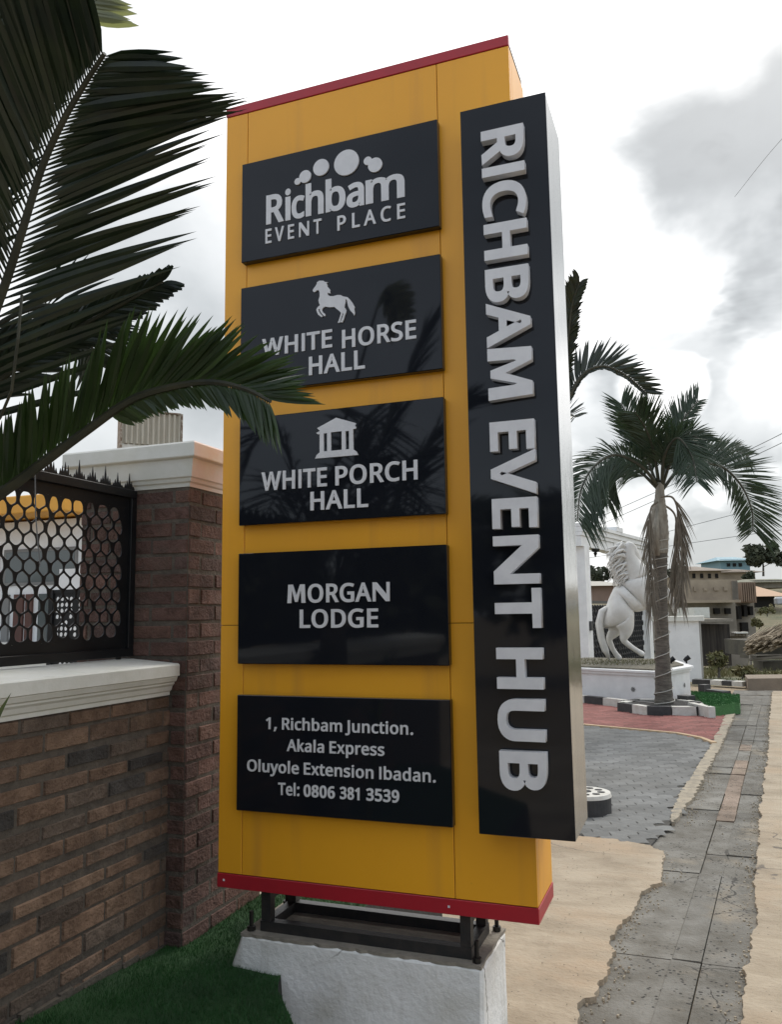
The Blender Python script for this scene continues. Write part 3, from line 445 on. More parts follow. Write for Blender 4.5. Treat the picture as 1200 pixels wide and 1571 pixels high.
# second panel
line('WHITE', .215, .547, 2.688, .078, Y, P2)
line('HORSE', .592, .917, 2.676, .079, Y, P2)
line('HALL', .439, .693, 2.579, .080, Y, P2)
def hp(x, y): q = ony(470 + x / 13.333, 420 + y / 13.333, -.04); return (q.x, q.z)
HORSE = [(135, 350), (150, 320), (190, 265), (222, 215), (222, 185), (250, 165), (270, 150), (360, 150), (380, 172), (450, 182), (415, 200), (440, 232), (432, 262), (470, 305), (495, 335), (490, 372), (505, 410), (470, 400), (440, 395), (450, 440), (490, 465), (560, 465), (640, 442), (710, 442), (760, 470), (850, 485), (890, 525), (950, 600), (1000, 690), (985, 720), (1000, 800), (990, 865), (960, 815), (905, 755), (870, 690), (850, 610), (835, 540), (810, 520), (812, 570), (795, 640), (785, 690), (825, 745), (822, 790), (795, 850), (775, 930), (745, 1000), (700, 995), (720, 965), (745, 905), (765, 835), (755, 800), (735, 860), (705, 960), (690, 1005), (650, 1010), (670, 960), (700, 870), (718, 805), (690, 775), (640, 735), (580, 685), (480, 692), (395, 678), (345, 705), (325, 745), (345, 795), (395, 830), (395, 868), (370, 872), (320, 820), (285, 765), (285, 725), (255, 735), (262, 775), (300, 830), (342, 870), (330, 892), (300, 882), (250, 845), (222, 785), (210, 740), (240, 690), (285, 650), (265, 600), (255, 545), (280, 470), (278, 390), (265, 345), (225, 340), (190, 375), (160, 382)]
outline_mesh('horse_emblem', [[hp(*p) for p in HORSE]], front(Y), .006, letter_m, P2)
# third panel
line('WHITE', .216, .520, 2.104, .079, Y, P3)
line('PORCH', .558, .912, 2.104, .079, Y, P3)
line('HALL', .445, .701, 2.008, .077, Y, P3)
tx0, tx1, tz0, tz1 = .468, .661, 2.222, 2.385
def tp(u, v): return (tx0 + (tx1 - tx0) * u, tz0 + (tz1 - tz0) * v)
def tr(u0, u1, v0, v1): return [tp(u0, v0), tp(u1, v0), tp(u1, v1), tp(u0, v1)]
TEMPLE = [tp(0, 0), tp(1, 0), tp(.96, .09), tp(.89, .15), tp(.89, .66), tp(.95, .67), tp(.96, .72), tp(.93, .73), tp(.95, .81), tp(.5, 1), tp(.05, .78), tp(.12, .70), tp(.03, .66), tp(.06, .62), tp(.11, .62), tp(.11, .15), tp(.04, .09)]
outline_mesh('temple_emblem', [TEMPLE, tr(.205, .285, .165, .63), tr(.375, .625, .165, .64), tr(.715, .795, .165, .63)], front(Y), .006, letter_m, P3)
# fourth and fifth panels
line('MORGAN', .340, .788, 1.632, .075, Y, P4)
line('LODGE', .396, .738, 1.531, .074, Y, P4)
line('1, Richbam Junction.', .243, .875, 1.127, .046, Y, P5, (20, 15), depth=.004)
line('Akala Express', .338, .757, 1.044, .046, Y, P5, (20, 15), depth=.004)
line('Oluyole Extension Ibadan.', .157, .961, .957, .046, Y, P5, (20, 15), depth=.004)
line('Tel:', .300, .394, .873, .047, Y, P5, (20, 15), depth=.004)
line('0806', .413, .548, .873, .046, Y, P5, (34, 24), depth=.004)
line('381', .569, .652, .874, .046, Y, P5, (34, 24), depth=.004)
line('3539', .680, .815, .875, .046, Y, P5, (34, 24), depth=.004)

# the tall board with the vertical name
BX0, BX1, BZ0, BZ1, BP, BD = 1.1483, 1.4801, .8112, 3.5372, .13, .3308
b = MB(); b.box(BX0, BX1, -BP + .004, -.004, BZ0 + .002, BZ1 - .002)
b.box(W + .004, BX1, -.0035, -BP + BD, BZ0 + .002, BZ1 - .002)
board = b.build('vertical_board', steel, sign)
b = MB(); b.box(BX0 - .002, BX1 + .001, -BP - .003, -BP + .0035, BZ0, BZ1, bev=.0012)
fix(b.build('face_sheet', blackgl, board))
b = MB(); b.box(BX0 + .001, BX1 - .001, -BP + .006, -.006, BZ0 - .0015, BZ0 + .0015); b.build('bottom_sheet', blackedge, board)
# every raised letter: top and bottom along the board, surveyed
VL = [('R', 197, 250), ('I', 259, 288), ('C', 293, 352), ('H', 357, 417), ('B', 423, 468), ('A', 475, 540), ('M', 546, 613), ('E', 658, 704), ('V', 712, 772), ('E', 780, 830), ('N', 841, 898), ('T', 912, 966), ('H', 1013, 1078), ('U', 1085, 1143), ('B', 1155, 1215)]
gl_all, wtot = layout('RICHBAM EVENT HUB', 34, 26)
zt, zb, xb, cap = 3.412, .973, 1.2345, .1635
vm = Matrix(((0, 1, 0, 0), (0, 0, -1, -BP - .003), (-1, 0, 0, 0), (0, 0, 0, 1)))
for gq in gl_all:
    polys = [[(-(zt - px * (zt - zb)), xb + py * cap) for px, py in P] for P in gq]
    outline_mesh('letter', polys, vm, .034, letter_m, board)
# steel foot frame on the plinth
PZT = .322
fr = MB()
fr.box(.185, 1.065, .025, .065, PZT + .001, PZT + .040); fr.box(.185, 1.065, .255, .295, PZT + .001, PZT + .040)
fr.box(.185, .225, .0655, .2545, PZT + .001, PZT + .040); fr.box(1.025, 1.065, .0655, .2545, PZT + .001, PZT + .040)
fr.box(.23, 1.02, .262, .288, ZB - .075, ZB - .002); fr.box(.19, .226, .0655, .2545, ZB - .04, ZB - .002); fr.box(1.022, 1.062, .0655, .2545, ZB - .04, ZB - .002)
fix(fr.build('foot_frame', blacksteel, sign))
for x in (.188, 1.022):
    for y in (.028, .252):
        q = MB(); q.box(x, x + .04, y, y + .04, PZT + .0405, ZB - .001); fix(q.build('leg', blacksteel, sign))
for (x, y) in ((.148, .018), (1.088, .012), (.148, .325), (1.088, .325)):
    q = MB(); q.tube([(x, y, PZT), (x, y, PZT + .075)], .0085, 10); q.tube([(x, y, PZT + .001), (x, y, PZT + .018)], .017, 6)
    fix(q.build('anchor_bolt', bolt_m, sign))

# ------------------------------------------------------------------ plinth
b = MB()
bm = bmesh.new()
def grid_wall(mb, o, du, dv, nu, nv, nrm, amp, seed, edge=0.0):
    rnd = random.Random(seed); vs = []
    for j in range(nv + 1):
        for i in range(nu + 1):
            p = Vector(o) + Vector(du) * (i / nu) + Vector(dv) * (j / nv)
            a = amp if 0 < i < nu and 0 < j < nv else edge
            vs.append(p + Vector(nrm) * rnd.uniform(-a, a))
    mb.poly(vs, [(j * (nu + 1) + i, j * (nu + 1) + i + 1, (j + 1) * (nu + 1) + i + 1, (j + 1) * (nu + 1) + i) for j in range(nv) for i in range(nu)])
x0, x1, y0, y1, zz = .118, 1.115, -.02, .365, -.33
plinth = empty('sign_plinth', (.6, .17, zz), label='white painted rough concrete plinth under the pylon sign', cat='plinth')
bm.free()
bb = MB(); bb.box(x0, x1, y0, y1, zz, PZT - .006, bev=.012)
o = fix(bb.build('plinth_block', whitepaint, plinth))
bmx = bmesh.new(); bmx.from_mesh(o.data)
bmesh.ops.subdivide_edges(bmx, edges=bmx.edges[:], cuts=14, use_grid_fill=True)
from mathutils import noise as mnoise
for v in bmx.verts:
    nv = mnoise.noise_vector(v.co * 5) * .005 + mnoise.noise_vector(v.co * 30) * .0012
    if v.co.z > PZT - .03: nv.z *= .4
    v.co += nv
    if v.co.x < .14: v.co.x -= .05 * max(0, min(1, (.31 - v.co.z) / .14))
bmx.to_mesh(o.data); bmx.free()
tb = MB(); n = 40
ed = []
for k in range(n): ed.append((x0 + (x1 - x0) * k / n, y0 + random.uniform(.000, .010)))
for k in range(10): ed.append((x1 - random.uniform(0, .008), y0 + (y1 - y0) * k / 10))
for k in range(n): ed.append((x1 - (x1 - x0) * k / n, y1))
for k in range(10): ed.append((x0, y1 - (y1 - y0) * k / 10))
tb.prism(ed, PZT - .012, PZT)
fix(tb.build('plinth_top', cement, plinth))
# ------------------------------------------------------------------ brick work
def bricks(mb, origin, u, n, length, height, zbase, tints, seed, course=.0765, blen=.232, joint=.010, proud=.007, start=0.0, rough=1.0):
    """real bricks laid along horizontal direction u on a face with outward normal n"""
    rnd = random.Random(seed); u = Vector(u); n = Vector(n); up = Vector((0, 0, 1)); o = Vector(origin)
    nc = int(height / course) + 1
    for c in range(nc):
        z0 = zbase + c * course + joint / 2; z1 = min(zbase + (c + 1) * course - joint / 2, zbase + height)
        if z1 - z0 < .012: continue
        x = -blen * (.5 if c % 2 else 0) - start
        while x < length:
            a, e = max(x + joint / 2, 0), min(x + blen - joint / 2, length); x += blen
            if e - a < .02: continue
            d = proud + rnd.uniform(-.003, .003); t = rnd.choices([k for k, w in tints], [w for k, w in tints])[0]
            s = rnd.uniform(.75, 1.2); t = tuple(v * s for v in t)
            bv = .005; dz = rnd.uniform(-.002, .002) * rough; e += rnd.uniform(-.004, .003) * rough; z1 += rnd.uniform(-.004, .002) * rough; d += rnd.uniform(-.002, .001) * rough
            q = [o + u * p + up * (r + dz - o.z) + n * h for (p, r, h) in ((a, z0, -.004), (e, z0, -.004), (e, z1, -.004), (a, z1, -.004), (a + bv, z0 + bv, d), (e - bv, z0 + bv, d + rnd.uniform(-.0015, .0015)), (e - bv, z1 - bv, d), (a + bv, z1 - bv, d))]
            mb.poly(q, [(4, 5, 6, 7), (0, 1, 5, 4), (1, 2, 6, 5), (2, 3, 7, 6), (3, 0, 4, 7)], t)
BROWN = [((.235, .148, .098), 5), ((.26, .168, .112), 3), ((.20, .13, .09), 3.4), ((.075, .068, .062), 2.0), ((.155, .115, .088), 2.4)]
PURPLE = [((.172, .094, .074), 5), ((.15, .083, .068), 3), ((.20, .112, .085), 2), ((.12, .074, .064), 1)]
WX, PXR, PY0, PY1, PXL = -.311, -.224, .078, .74, -.824
wall = empty('brick_wall', (-.52, -1.5, .1), label='low brown brick boundary wall with a white moulded coping', cat='wall')
core = MB(); core.box(-.74, WX, -4.2, PY0 - .002, -.33, 1.24); core.build('wall_core', mortar, wall)
b = MB(); bricks(b, (WX, -3.0, 0), (0, 1, 0), (1, 0, 0), 3.0 + PY0 - .004, 1.13, .11, BROWN, 4, start=.1, proud=.0075, rough=1.1)
b.build('brickwork', brick_m, wall)
# moulded coping: profile swept along y
def sweep_y(mb, prof, ya, yb, cuts=1):
    n = len(prof); vs = []
    for k in range(cuts + 1):
        y = ya + (yb - ya) * k / cuts
        vs += [(p[0], y, p[1]) for p in prof]
    fs = [(k * n + i, k * n + (i + 1) % n, (k + 1) * n + (i + 1) % n, (k + 1) * n + i) for k in range(cuts) for i in range(n)]
    fs += [tuple(range(n)), tuple(range(cuts * n + n - 1, cuts * n - 1, -1))]
    mb.poly(vs, fs)
r_ = [(.012, 1.241), (.012, 1.256), (.02, 1.262), (.026, 1.280), (.036, 1.290), (.036, 1.297), (.046, 1.303), (.052, 1.318), (.052, 1.3225), (.062, 1.326), (.062, 1.372), (.054, 1.379), (-.19, 1.398)]
prof = [(WX + a, z) for a, z in r_] + [(-1.05 - WX - a, z) for a, z in reversed(r_)]
b = MB(); sweep_y(b, prof, -4.2, PY0 - .014, 1)
fix(b.build('coping', capwhite, wall))
# pillar
pil = empty('gate_pillar', (-.524, .41, .1), label='square red brick gate pillar with a white cornice cap', cat='pillar')
core = MB(); core.box(PXL, PXR, PY0, PY1, -.33, 2.18); core.build('pillar_core', mortar, pil)
b = MB()
bricks(b, (PXL, PY0, 0), (1, 0, 0), (0, -1, 0), PXR - PXL, 2.0, .18, PURPLE, 11, start=.06, proud=.0045)
bricks(b, (PXR, PY0, 0), (0, 1, 0), (1, 0, 0), PY1 - PY0, 2.0, .18, PURPLE, 12, start=.02, proud=.0045)
bricks(b, (PXL, PY1, 0), (0, -1, 0), (-1, 0, 0), PY1 - PY0, 2.0, .18, PURPLE, 13)
b.build('brickwork', brick_m, pil)
cap = MB()
def ringcap(z0, z1, o0, o1, mi=None):
    a = [(PXL - o0, PY0 - o0), (PXR + o0, PY0 - o0), (PXR + o0, PY1 + o0), (PXL - o0, PY1 + o0)]
    c = [(PXL - o1, PY0 - o1), (PXR + o1, PY0 - o1), (PXR + o1, PY1 + o1), (PXL - o1, PY1 + o1)]
    for k in range(4):
        j = (k + 1) % 4
        cap.poly([(*a[k], z0), (*a[j], z0), (*c[j], z1), (*c[k], z1)], [(0, 1, 2, 3)], mi=1 if k == 1 else 0)  # right side of the cap takes the pinker white, the rest stays plain
st = [(2.170, -.02), (2.170, .006), (2.186, .010), (2.192, .020), (2.206, .026), (2.212, .034), (2.290, .050), (2.296, .068), (2.300, .070), (2.357, .070), (2.366, .062), (2.40, -.25)]
for (za, oa), (zb_, ob_) in zip(st, st[1:]): ringcap(za, zb_, oa, ob_)
cap.build('cornice_cap', [capwhite, cappink], pil)

# ------------------------------------------------------------------ perforated fence panel
FX, FY0, FY1, FZ0, FZ1 = -.52, -3.4, PY0 - .012, 1.412, 2.163
fence = empty('fence_panel', (FX, -1.5, 1.40), label='black perforated metal fence panel with egg-shaped holes and a spiked crest', cat='fence')
def egg(cx, cy, w, h, rot, e=.22, n=16):
    o = []
    for k in range(n):
        a = 2 * math.pi * k / n; x = w / 2 * math.cos(a) * (1 + e * math.sin(a)); y = h / 2 * math.sin(a)
        o.append((cx + x * math.cos(rot) - y * math.sin(rot), cy + x * math.sin(rot) + y * math.cos(rot)))
    return o
holes = []
ph, pv = .0735, .0515
rows_n = 11
ys0, ys1 = FY0 + .07, FY1 - .085
for r in range(rows_n):
    z = FZ1 - .118 - r * pv
    k = 0; y = ys1 - (.018 if r % 2 else .052)
    while y > ys0:
        t = (k + r * 2 - (r // 2)) % 3
        jx, jz = random.uniform(-.005, .005), random.uniform(-.005, .005)
        if t == 0: holes.append(egg(y + jx, z + jz, .066, .068, R(52)))
        elif t == 1: holes.append(egg(y + jx, z + jz, .064, .068, R(-48)))
        else: holes.append(egg(y + jx, z + jz, .050, .082, math.pi))
        k += 1; y -= ph
pm = Matrix(((0, 0, 1, FX - .002), (1, 0, 0, 0), (0, 1, 0, 0), (0, 0, 0, 1)))
def cell_radius(c, others, a, box):
    """distance from c along angle a to the edge of its cell"""
    dx, dy = math.cos(a), math.sin(a); r = 1.0
    for o in others:
        mx, my = (o[0] - c[0]) / 2, (o[1] - c[1]) / 2; k = dx * mx + dy * my
        if k > 1e-9: r = min(r, (mx * mx + my * my) / k)
    (bx0, bx1, by0, by1) = box
    if dx > 1e-9: r = min(r, (bx1 - c[0]) / dx)
    if dx < -1e-9: r = min(r, (bx0 - c[0]) / dx)
    if dy > 1e-9: r = min(r, (by1 - c[1]) / dy)
    if dy < -1e-9: r = min(r, (by0 - c[1]) / dy)
    return r
hb = (ys0 - .03, ys1 + .026, FZ1 - .118 - (rows_n - 1) * pv - .045, FZ1 - .118 + .035)
cents = [(sum(p[0] for p in h) / len(h), sum(p[1] for p in h) / len(h)) for h in holes]
fb = MB(); NA = 72
for h, c in zip(holes, cents):
    near = [o for o in cents if o is not c and abs(o[0] - c[0]) < .18 and abs(o[1] - c[1]) < .16]
    ang = [2 * math.pi * k / NA for k in range(NA)]
    er = []
    for a in ang:                       # radius of the egg outline along a
        best = 0
        for (p, q) in zip(h, h[1:] + h[:1]):
            px_, py_, qx, qy = p[0] - c[0], p[1] - c[1], q[0] - c[0], q[1] - c[1]
            den = math.cos(a) * (qy - py_) - math.sin(a) * (qx - px_)
            if abs(den) < 1e-12: continue
            rr_ = (px_ * (qy - py_) - py_ * (qx - px_)) / den; uu = (px_ * math.sin(a) - py_ * math.cos(a)) / den
            if rr_ > 0 and -.001 <= uu <= 1.001: best = max(best, rr_)
        er.append(best or .02)
    cr = [cell_radius(c, near, a, hb) for a in ang]
    hr = [min(e, max(k * .95 - .0028, .004)) for e, k in zip(er, cr)]
    for _ in range(7): hr = [min((hr[i - 1] + 2 * hr[i] + hr[(i + 1) % NA]) / 4, max(cr[i] - .0028, .003)) for i in range(NA)]
    vs = []
    for w_ in (0, .004):
        vs += [(FX - .002 + w_, c[0] + math.cos(a) * r, c[1] + math.sin(a) * r) for a, r in zip(ang, hr)]
        vs += [(FX - .002 + w_, c[0] + math.cos(a) * r, c[1] + math.sin(a) * r) for a, r in zip(ang, cr)]
    fs = []
    for k in range(NA):
        j = (k + 1) % NA
        fs += [(k, NA + k, NA + j, j), (2 * NA + k, 2 * NA + j, 3 * NA + j, 3 * NA + k), (k, j, 2 * NA + j, 2 * NA + k)]
    fb.poly(vs, fs)
for (ya, yb, za, zb_) in ((FY0, FY1, hb[3], FZ1), (FY0, FY1, FZ0, hb[2]), (hb[1], FY1, hb[2], hb[3]), (FY0, hb[0], hb[2], hb[3])):
    fb.box(FX - .002, FX + .002, ya, yb, za, zb_)
fb.build('perforated_sheet', fencem, fence)
b = MB()
b.box(FX - .02, FX + .02, FY0, FY1, FZ1 - .035, FZ1 + .003, bev=.002); b.box(FX - .02, FX + .02, FY0, FY1, FZ0 - .003, FZ0 + .034, bev=.002)
b.box(FX - .019, FX + .019, FY1 - .036, FY1 + .001, FZ0 + .0345, FZ1 - .0355, bev=.002)
fix(b.build('frame', fencem, fence))
# crest of grass-like spikes
crest = [(FY0, FZ1)]; top = []
y = FY1
pts = []
rndc = random.Random(3)
k = 0
while y > FY0 + .1:
    for (dy, h) in ((0, .026), (-.014, .045), (-.030, .082 if k % 2 == 0 else .064), (-.046, .042), (-.058, .026)):
        tip = (y + dy - .004, FZ1 + h + rndc.uniform(-.006, .012)); pts += [(y + dy + .003, FZ1 + h * .48), tip, (y + dy - .010, FZ1 + h * .50)]
    pts += [(y - .070, FZ1 + .012), (y - .076, FZ1 + .011)]
    y -= .082; k += 1
poly = [(FY1, FZ1 - .004)] + pts + [(y, FZ1 - .004)]
outline_mesh('spike_crest', [poly[::-1]], pm, .003, fencem, fence)
for yy in (PY0 - .10, -1.2, -2.6):
    b = MB(); b.box(FX - .008, FX + .008, yy, yy + .016, 1.396, FZ0 - .0035); b.build('foot_peg', fencem, fence)
# wire hanging in front of the fence
w = MB(); w.tube([at(52, 640, 2.75), at(53, 700, 2.75), at(54, 790, 2.75), at(58, 840, 2.75), at(61, 868, 2.75)], .0022, 5)
w.build('hanging_wire', wirem, None, label='thin dark wire hanging in front of the perforated fence', cat='wire')

# ------------------------------------------------------------------ turf bed in front of the wall
def turf_z(x, y): return .186 - .075 * min(y, 0) * (1 if x < 0 else max(0, 1 - x * 1.2)) + .01 * max(y, 0)
TP = [(WX, -3.2), (WX, PY0), (PXR - .004, PY0), (PXR - .004, PY1 + .3), (-.1, 1.9), (.33, 1.9), (.34, .4), (.305, -.01), (.302, -.03), (.335, -.10), (.367, -.16), (.42, -.22), (.484, -.30), (.60, -.44), (.70, -.6), (.72, -1.0), (.70, -3.2)]
fo = MB(); rf_ = random.Random(41); yy = -3.0
while yy < PY0 - .02:
    l = rf_.uniform(.05, .16); y2 = min(yy + l, PY0 - .003); zt_ = turf_z(WX, yy) + rf_.uniform(.006, .028)
    fo.box(WX + .001, WX + rf_.uniform(.008, .022), yy, y2, .05, zt_); yy = y2
fix(fo.build('mortar_footing', mortar, wall))
def inpoly(x, y, P):
    c = False
    for i in range(len(P)):
        (a, b_), (d, e) = P[i - 1], P[i]
        if (b_ > y) != (e > y) and x < (d - a) * (y - b_) / (e - b_) + a: c = not c
    return c
bm = bmesh.new()
f = bm.faces.new([bm.verts.new((p[0], p[1], 0)) for p in TP])
bmesh.ops.triangulate(bm, faces=[f])
bmesh.ops.subdivide_edges(bm, edges=bm.edges[:], cuts=6, use_grid_fill=True)
bnd = [e for e in bm.edges if len(e.link_faces) == 1]
r = bmesh.ops.extrude_edge_only(bm, edges=bnd)
low = [g for g in r['geom'] if isinstance(g, bmesh.types.BMVert)]
lows = set(low)
for v in bm.verts:
    v.co.z = turf_z(v.co.x, v.co.y) + mnoise.noise(v.co * 6) * .008
for v in low: v.co.z = -.34; v.co.x += .05
bmesh.ops.recalc_face_normals(bm, faces=bm.faces)
for f in bm.faces: f.material_index = 1 if any(v in lows for v in f.verts) else 0
rnd = random.Random(5)
verts = []
me = bpy.data.meshes.new('turf'); bm.to_mesh(me); bm.free(); me.materials.append(turf_m); me.materials.append(soil)
o = bpy.data.objects.new('turf', me); C.objects.link(o); tag(o, kind='structure')
bl = MB(); cnt = 0
while cnt < 42000:
    x, y = rnd.uniform(WX, .72), rnd.uniform(-1.25, 1.3)
    if not inpoly(x, y, TP): continue
    if y > -.02 and x > .1 and y < .37: continue
    cnt += 1
    z = turf_z(x, y) + mnoise.noise(Vector((x, y, 0)) * 6) * .008 - .002
    a = rnd.uniform(0, 6.283); w_ = .0014; h = rnd.uniform(.012, .022); l = rnd.uniform(.002, .012); b2 = a + rnd.uniform(-1, 1)
    bl.face([(x - w_ * math.cos(a), y - w_ * math.sin(a), z), (x + w_ * math.cos(a), y + w_ * math.sin(a), z), (x + l * math.cos(b2), y + l * math.sin(b2), z + h)])
bl.build('artificial_grass', turfblade, None, kind='stuff', label='short dark green artificial grass in front of the brick wall', cat='grass')
# spiky leaf at the left edge
b = MB()
for (dx, dz, s) in ((0, 0, 1), (-.03, -.03, .8), (-.06, .01, .7), (-.02, -.07, .9)):
    p0 = at(-40, 1150, 2.0) + Vector((dx, dx, dz)); p1 = at(17, 1062, 2.0) + Vector((dx * .8, dx, dz * 1.2)); m_ = (p0 + p1) / 2 + Vector((0, 0, -.008))
    sd = (p1 - p0).cross(FW).normalized() * .012 * s
    b.poly([p0 - sd, p0 + sd, m_ - sd * .8, m_ + sd * .8, p1, m_ + FW * .004, p0 + FW * .004], [(0, 6, 5, 2), (6, 1, 3, 5), (2, 5, 4), (5, 3, 4)])
root = at(-75, 1500, 2.03); root.z = turf_z(root.x, root.y) + .02; head = at(-55, 1235, 2.0); rs_ = random.Random(6)
b.tube([root, root.lerp(head, .5), head], [.022, .018, .016], 8)
b.tube([head, at(-45, 1170, 2.0), at(-40, 1150, 2.0)], [.016, .012, .006], 6)
for k in range(26):
    a = rs_.uniform(0, 6.283); el = rs_.uniform(.1, 1.3); l = rs_.uniform(.16, .26)
    p0 = head.lerp(root, rs_.uniform(0, .3)); d = Vector((math.cos(a) * math.cos(el), math.sin(a) * math.cos(el), math.sin(el)))
    if d.x > -.1: d.x = -abs(d.x) - .2; d.normalize()
    p1 = p0 + d * l; sd = d.cross(Vector((0, 0, 1))).normalized() * .011; m_ = (p0 + p1) / 2 + Vector((0, 0, .012))
    b.poly([p0 - sd * .6, p0 + sd * .6, m_ - sd, m_ + sd, p1], [(0, 1, 3, 2), (2, 3, 4)])
b.build('spiky_plant', mat('spiky_leaf', (.09, .13, .04), .5, col2=(.13, .15, .06), nscale=20), None, label='tip of a green spiky plant at the left edge below the coping', cat='plant')
# ------------------------------------------------------------------ palms
def frond(parent, pts, n, LR, LL, aR, aL, width, mleaf, U=None, rad=(.012, .003), droop=.12, lift=.12, t0=0.0, jit=.06, seed=1, segs=5, name='frond', blunt=0.0, wmin=.30, wf=None, stalk=None):
    """one feather frond: stalk along pts, leaflets on both sides. LR/LL give leaflet length along the stalk"""
    rnd = random.Random(seed); mb = MB(); m_ = 60
    path = catmull(pts, m_)
    mb.tube(path, [rad[0] + (rad[1] - rad[0]) * i / (m_ - 1) for i in range(m_)], 6, mi=1)
    for i in range(n):
        t = t0 + (1 - t0) * (i + .5) / n; k = min(int(t * (m_ - 1)), m_ - 2); fr_ = t * (m_ - 1) - k
        p = path[k].lerp(path[k + 1], fr_); T = (path[min(k + 2, m_ - 1)] - path[max(k - 1, 0)]).normalized()
        u = (U(p) if callable(U) else (Vector(U) if U else (CAM - p))).normalized()
        S = T.cross(u).normalized(); u = S.cross(T)
        for sg, Lf, af in ((1, LR, aR), (-1, LL, aL)):
            ln = Lf(t) * rnd.uniform(1 - jit * 1.5, 1 + jit)
            if ln <= .01: continue
            a = (af(t) if callable(af) else af) + rnd.uniform(-jit, jit)
            d = (T * math.cos(a) + S * sg * math.sin(a) + u * (lift + rnd.uniform(-.10, .10))).normalized()
            wd = d.cross(u).normalized(); tw = rnd.uniform(-.5, .5)
            wd = (wd * math.cos(tw) + u * math.sin(tw)).normalized(); nn = d.cross(wd)
            w = width * rnd.uniform(.8, 1.15) * (wf(t) if wf else 1); dr = droop * rnd.uniform(.6, 1.5)
            rows_ = []
            q0 = p + S * sg * rad[1]
            for s in range(segs + 1):
                f = s / segs
                c = q0 + d * ln * f + Vector((0, 0, -1)) * dr * ln * f * f
                ww = w * (wmin + (1 - wmin) * min(1, f / .25)) * (1 - max(0, (f - .45) / .55) ** 1.6 * (1 - blunt)) * .5
                rows_.append((c - wd * ww + nn * ww * .35, c, c + wd * ww + nn * ww * .35))
            vs = [v for r in rows_ for v in r]; fs = []
            for s in range(segs):
                b0 = s * 3; fs += [(b0, b0 + 1, b0 + 4, b0 + 3), (b0 + 1, b0 + 2, b0 + 5, b0 + 4)]
            mb.poly(vs, fs)
    return mb.build(name, [mleaf, stalk or rachis_m], parent)
def px(P, d0, d1):
    n = len(P); return [at(x, y, d0 + (d1 - d0) * i / (n - 1)) for i, (x, y) in enumerate(P)]
S_ = 1.9 / FPX           # metres per photo pixel at the near fronds

crown = at(-230, 900, 2.1)
palm0 = empty('palm_tree', (crown.x, crown.y, .2), label='dark palm with big feather fronds hanging across the left side of the sign', cat='palm', group='feather palms')
b = MB(); b.tube([(crown.x - .03, crown.y, .1), (crown.x - .02, crown.y, .7), crown + Vector((0, 0, -.3)), crown], [.13, .10, .085, .06], 14)
b.build('trunk', bark, palm0, smooth=True)
b0 = (-230, 900)
frond(palm0, px([b0, (-90, 690), (-5, 470), (28, 372), (62, 262), (95, 188), (130, 128), (160, 82)], 2.1, 1.78), 64,
      lambda t: S_ * (328 if t < .60 else 328 - (t - .60) / .40 * 225), lambda t: S_ * (300 if t < .7 else 300 - (t - .7) / .3 * 170),
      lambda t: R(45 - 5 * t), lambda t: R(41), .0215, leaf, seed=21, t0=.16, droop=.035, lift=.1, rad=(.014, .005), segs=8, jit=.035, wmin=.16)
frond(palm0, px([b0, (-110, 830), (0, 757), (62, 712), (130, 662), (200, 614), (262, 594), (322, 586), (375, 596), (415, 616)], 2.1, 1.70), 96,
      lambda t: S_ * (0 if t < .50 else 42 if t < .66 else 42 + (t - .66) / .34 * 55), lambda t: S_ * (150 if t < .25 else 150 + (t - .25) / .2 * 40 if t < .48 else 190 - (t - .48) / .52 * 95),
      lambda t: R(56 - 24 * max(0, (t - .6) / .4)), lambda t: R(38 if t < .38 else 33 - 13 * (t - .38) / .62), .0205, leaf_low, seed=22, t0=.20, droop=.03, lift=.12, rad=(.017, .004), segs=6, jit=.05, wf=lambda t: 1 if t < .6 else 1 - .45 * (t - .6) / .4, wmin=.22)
frond(palm0, px([b0, (-70, 650), (30, 560), (120, 502), (195, 462), (250, 432)], 2.3, 2.2), 44,
      lambda t: S_ * (110 - 70 * t), lambda t: S_ * (120 - 80 * t), R(30), R(24), .018, leaf, seed=23, t0=.25, droop=.05, blunt=.4)
frond(palm0, px([b0, (-140, 600), (-20, 545), (80, 515), (165, 500)], 2.4, 2.35), 46,
      lambda t: S_ * 1.2 * (95 - 60 * t), lambda t: S_ * 1.2 * (130 - 80 * t), R(26), R(26), .022, leaf, seed=27, t0=.3, droop=.06, wmin=.2)
frond(palm0, px([b0, (-60, 560), (60, 470), (125, 505), (150, 560)], 2.35, 2.5), 34,
      lambda t: S_ * 1.25 * 60 if t > .6 else S_ * 60, lambda t: S_ * 1.3 * (105 if t > .5 else 40), R(42), R(48), .013, leaf, seed=24, t0=.5, droop=.12)
frond(palm0, px([b0, (-150, 520), (-75, 250), (-25, 60), (30, -140)], 2.1, 2.0), 50,
      lambda t: S_ * 230, lambda t: S_ * 230, R(34), R(40), .026, leaf, seed=25, t0=.3, droop=.05)
frond(palm0, px([b0, (-160, 400), (-60, 60), (20, -120), (90, -60), (128, 30)], 2.2, 2.3), 40,
      lambda t: S_ * 90, lambda t: S_ * 100 * (1 if t > .55 else .3), R(50), R(66), .03, leaf_pale, seed=26, t0=.5, droop=.03)
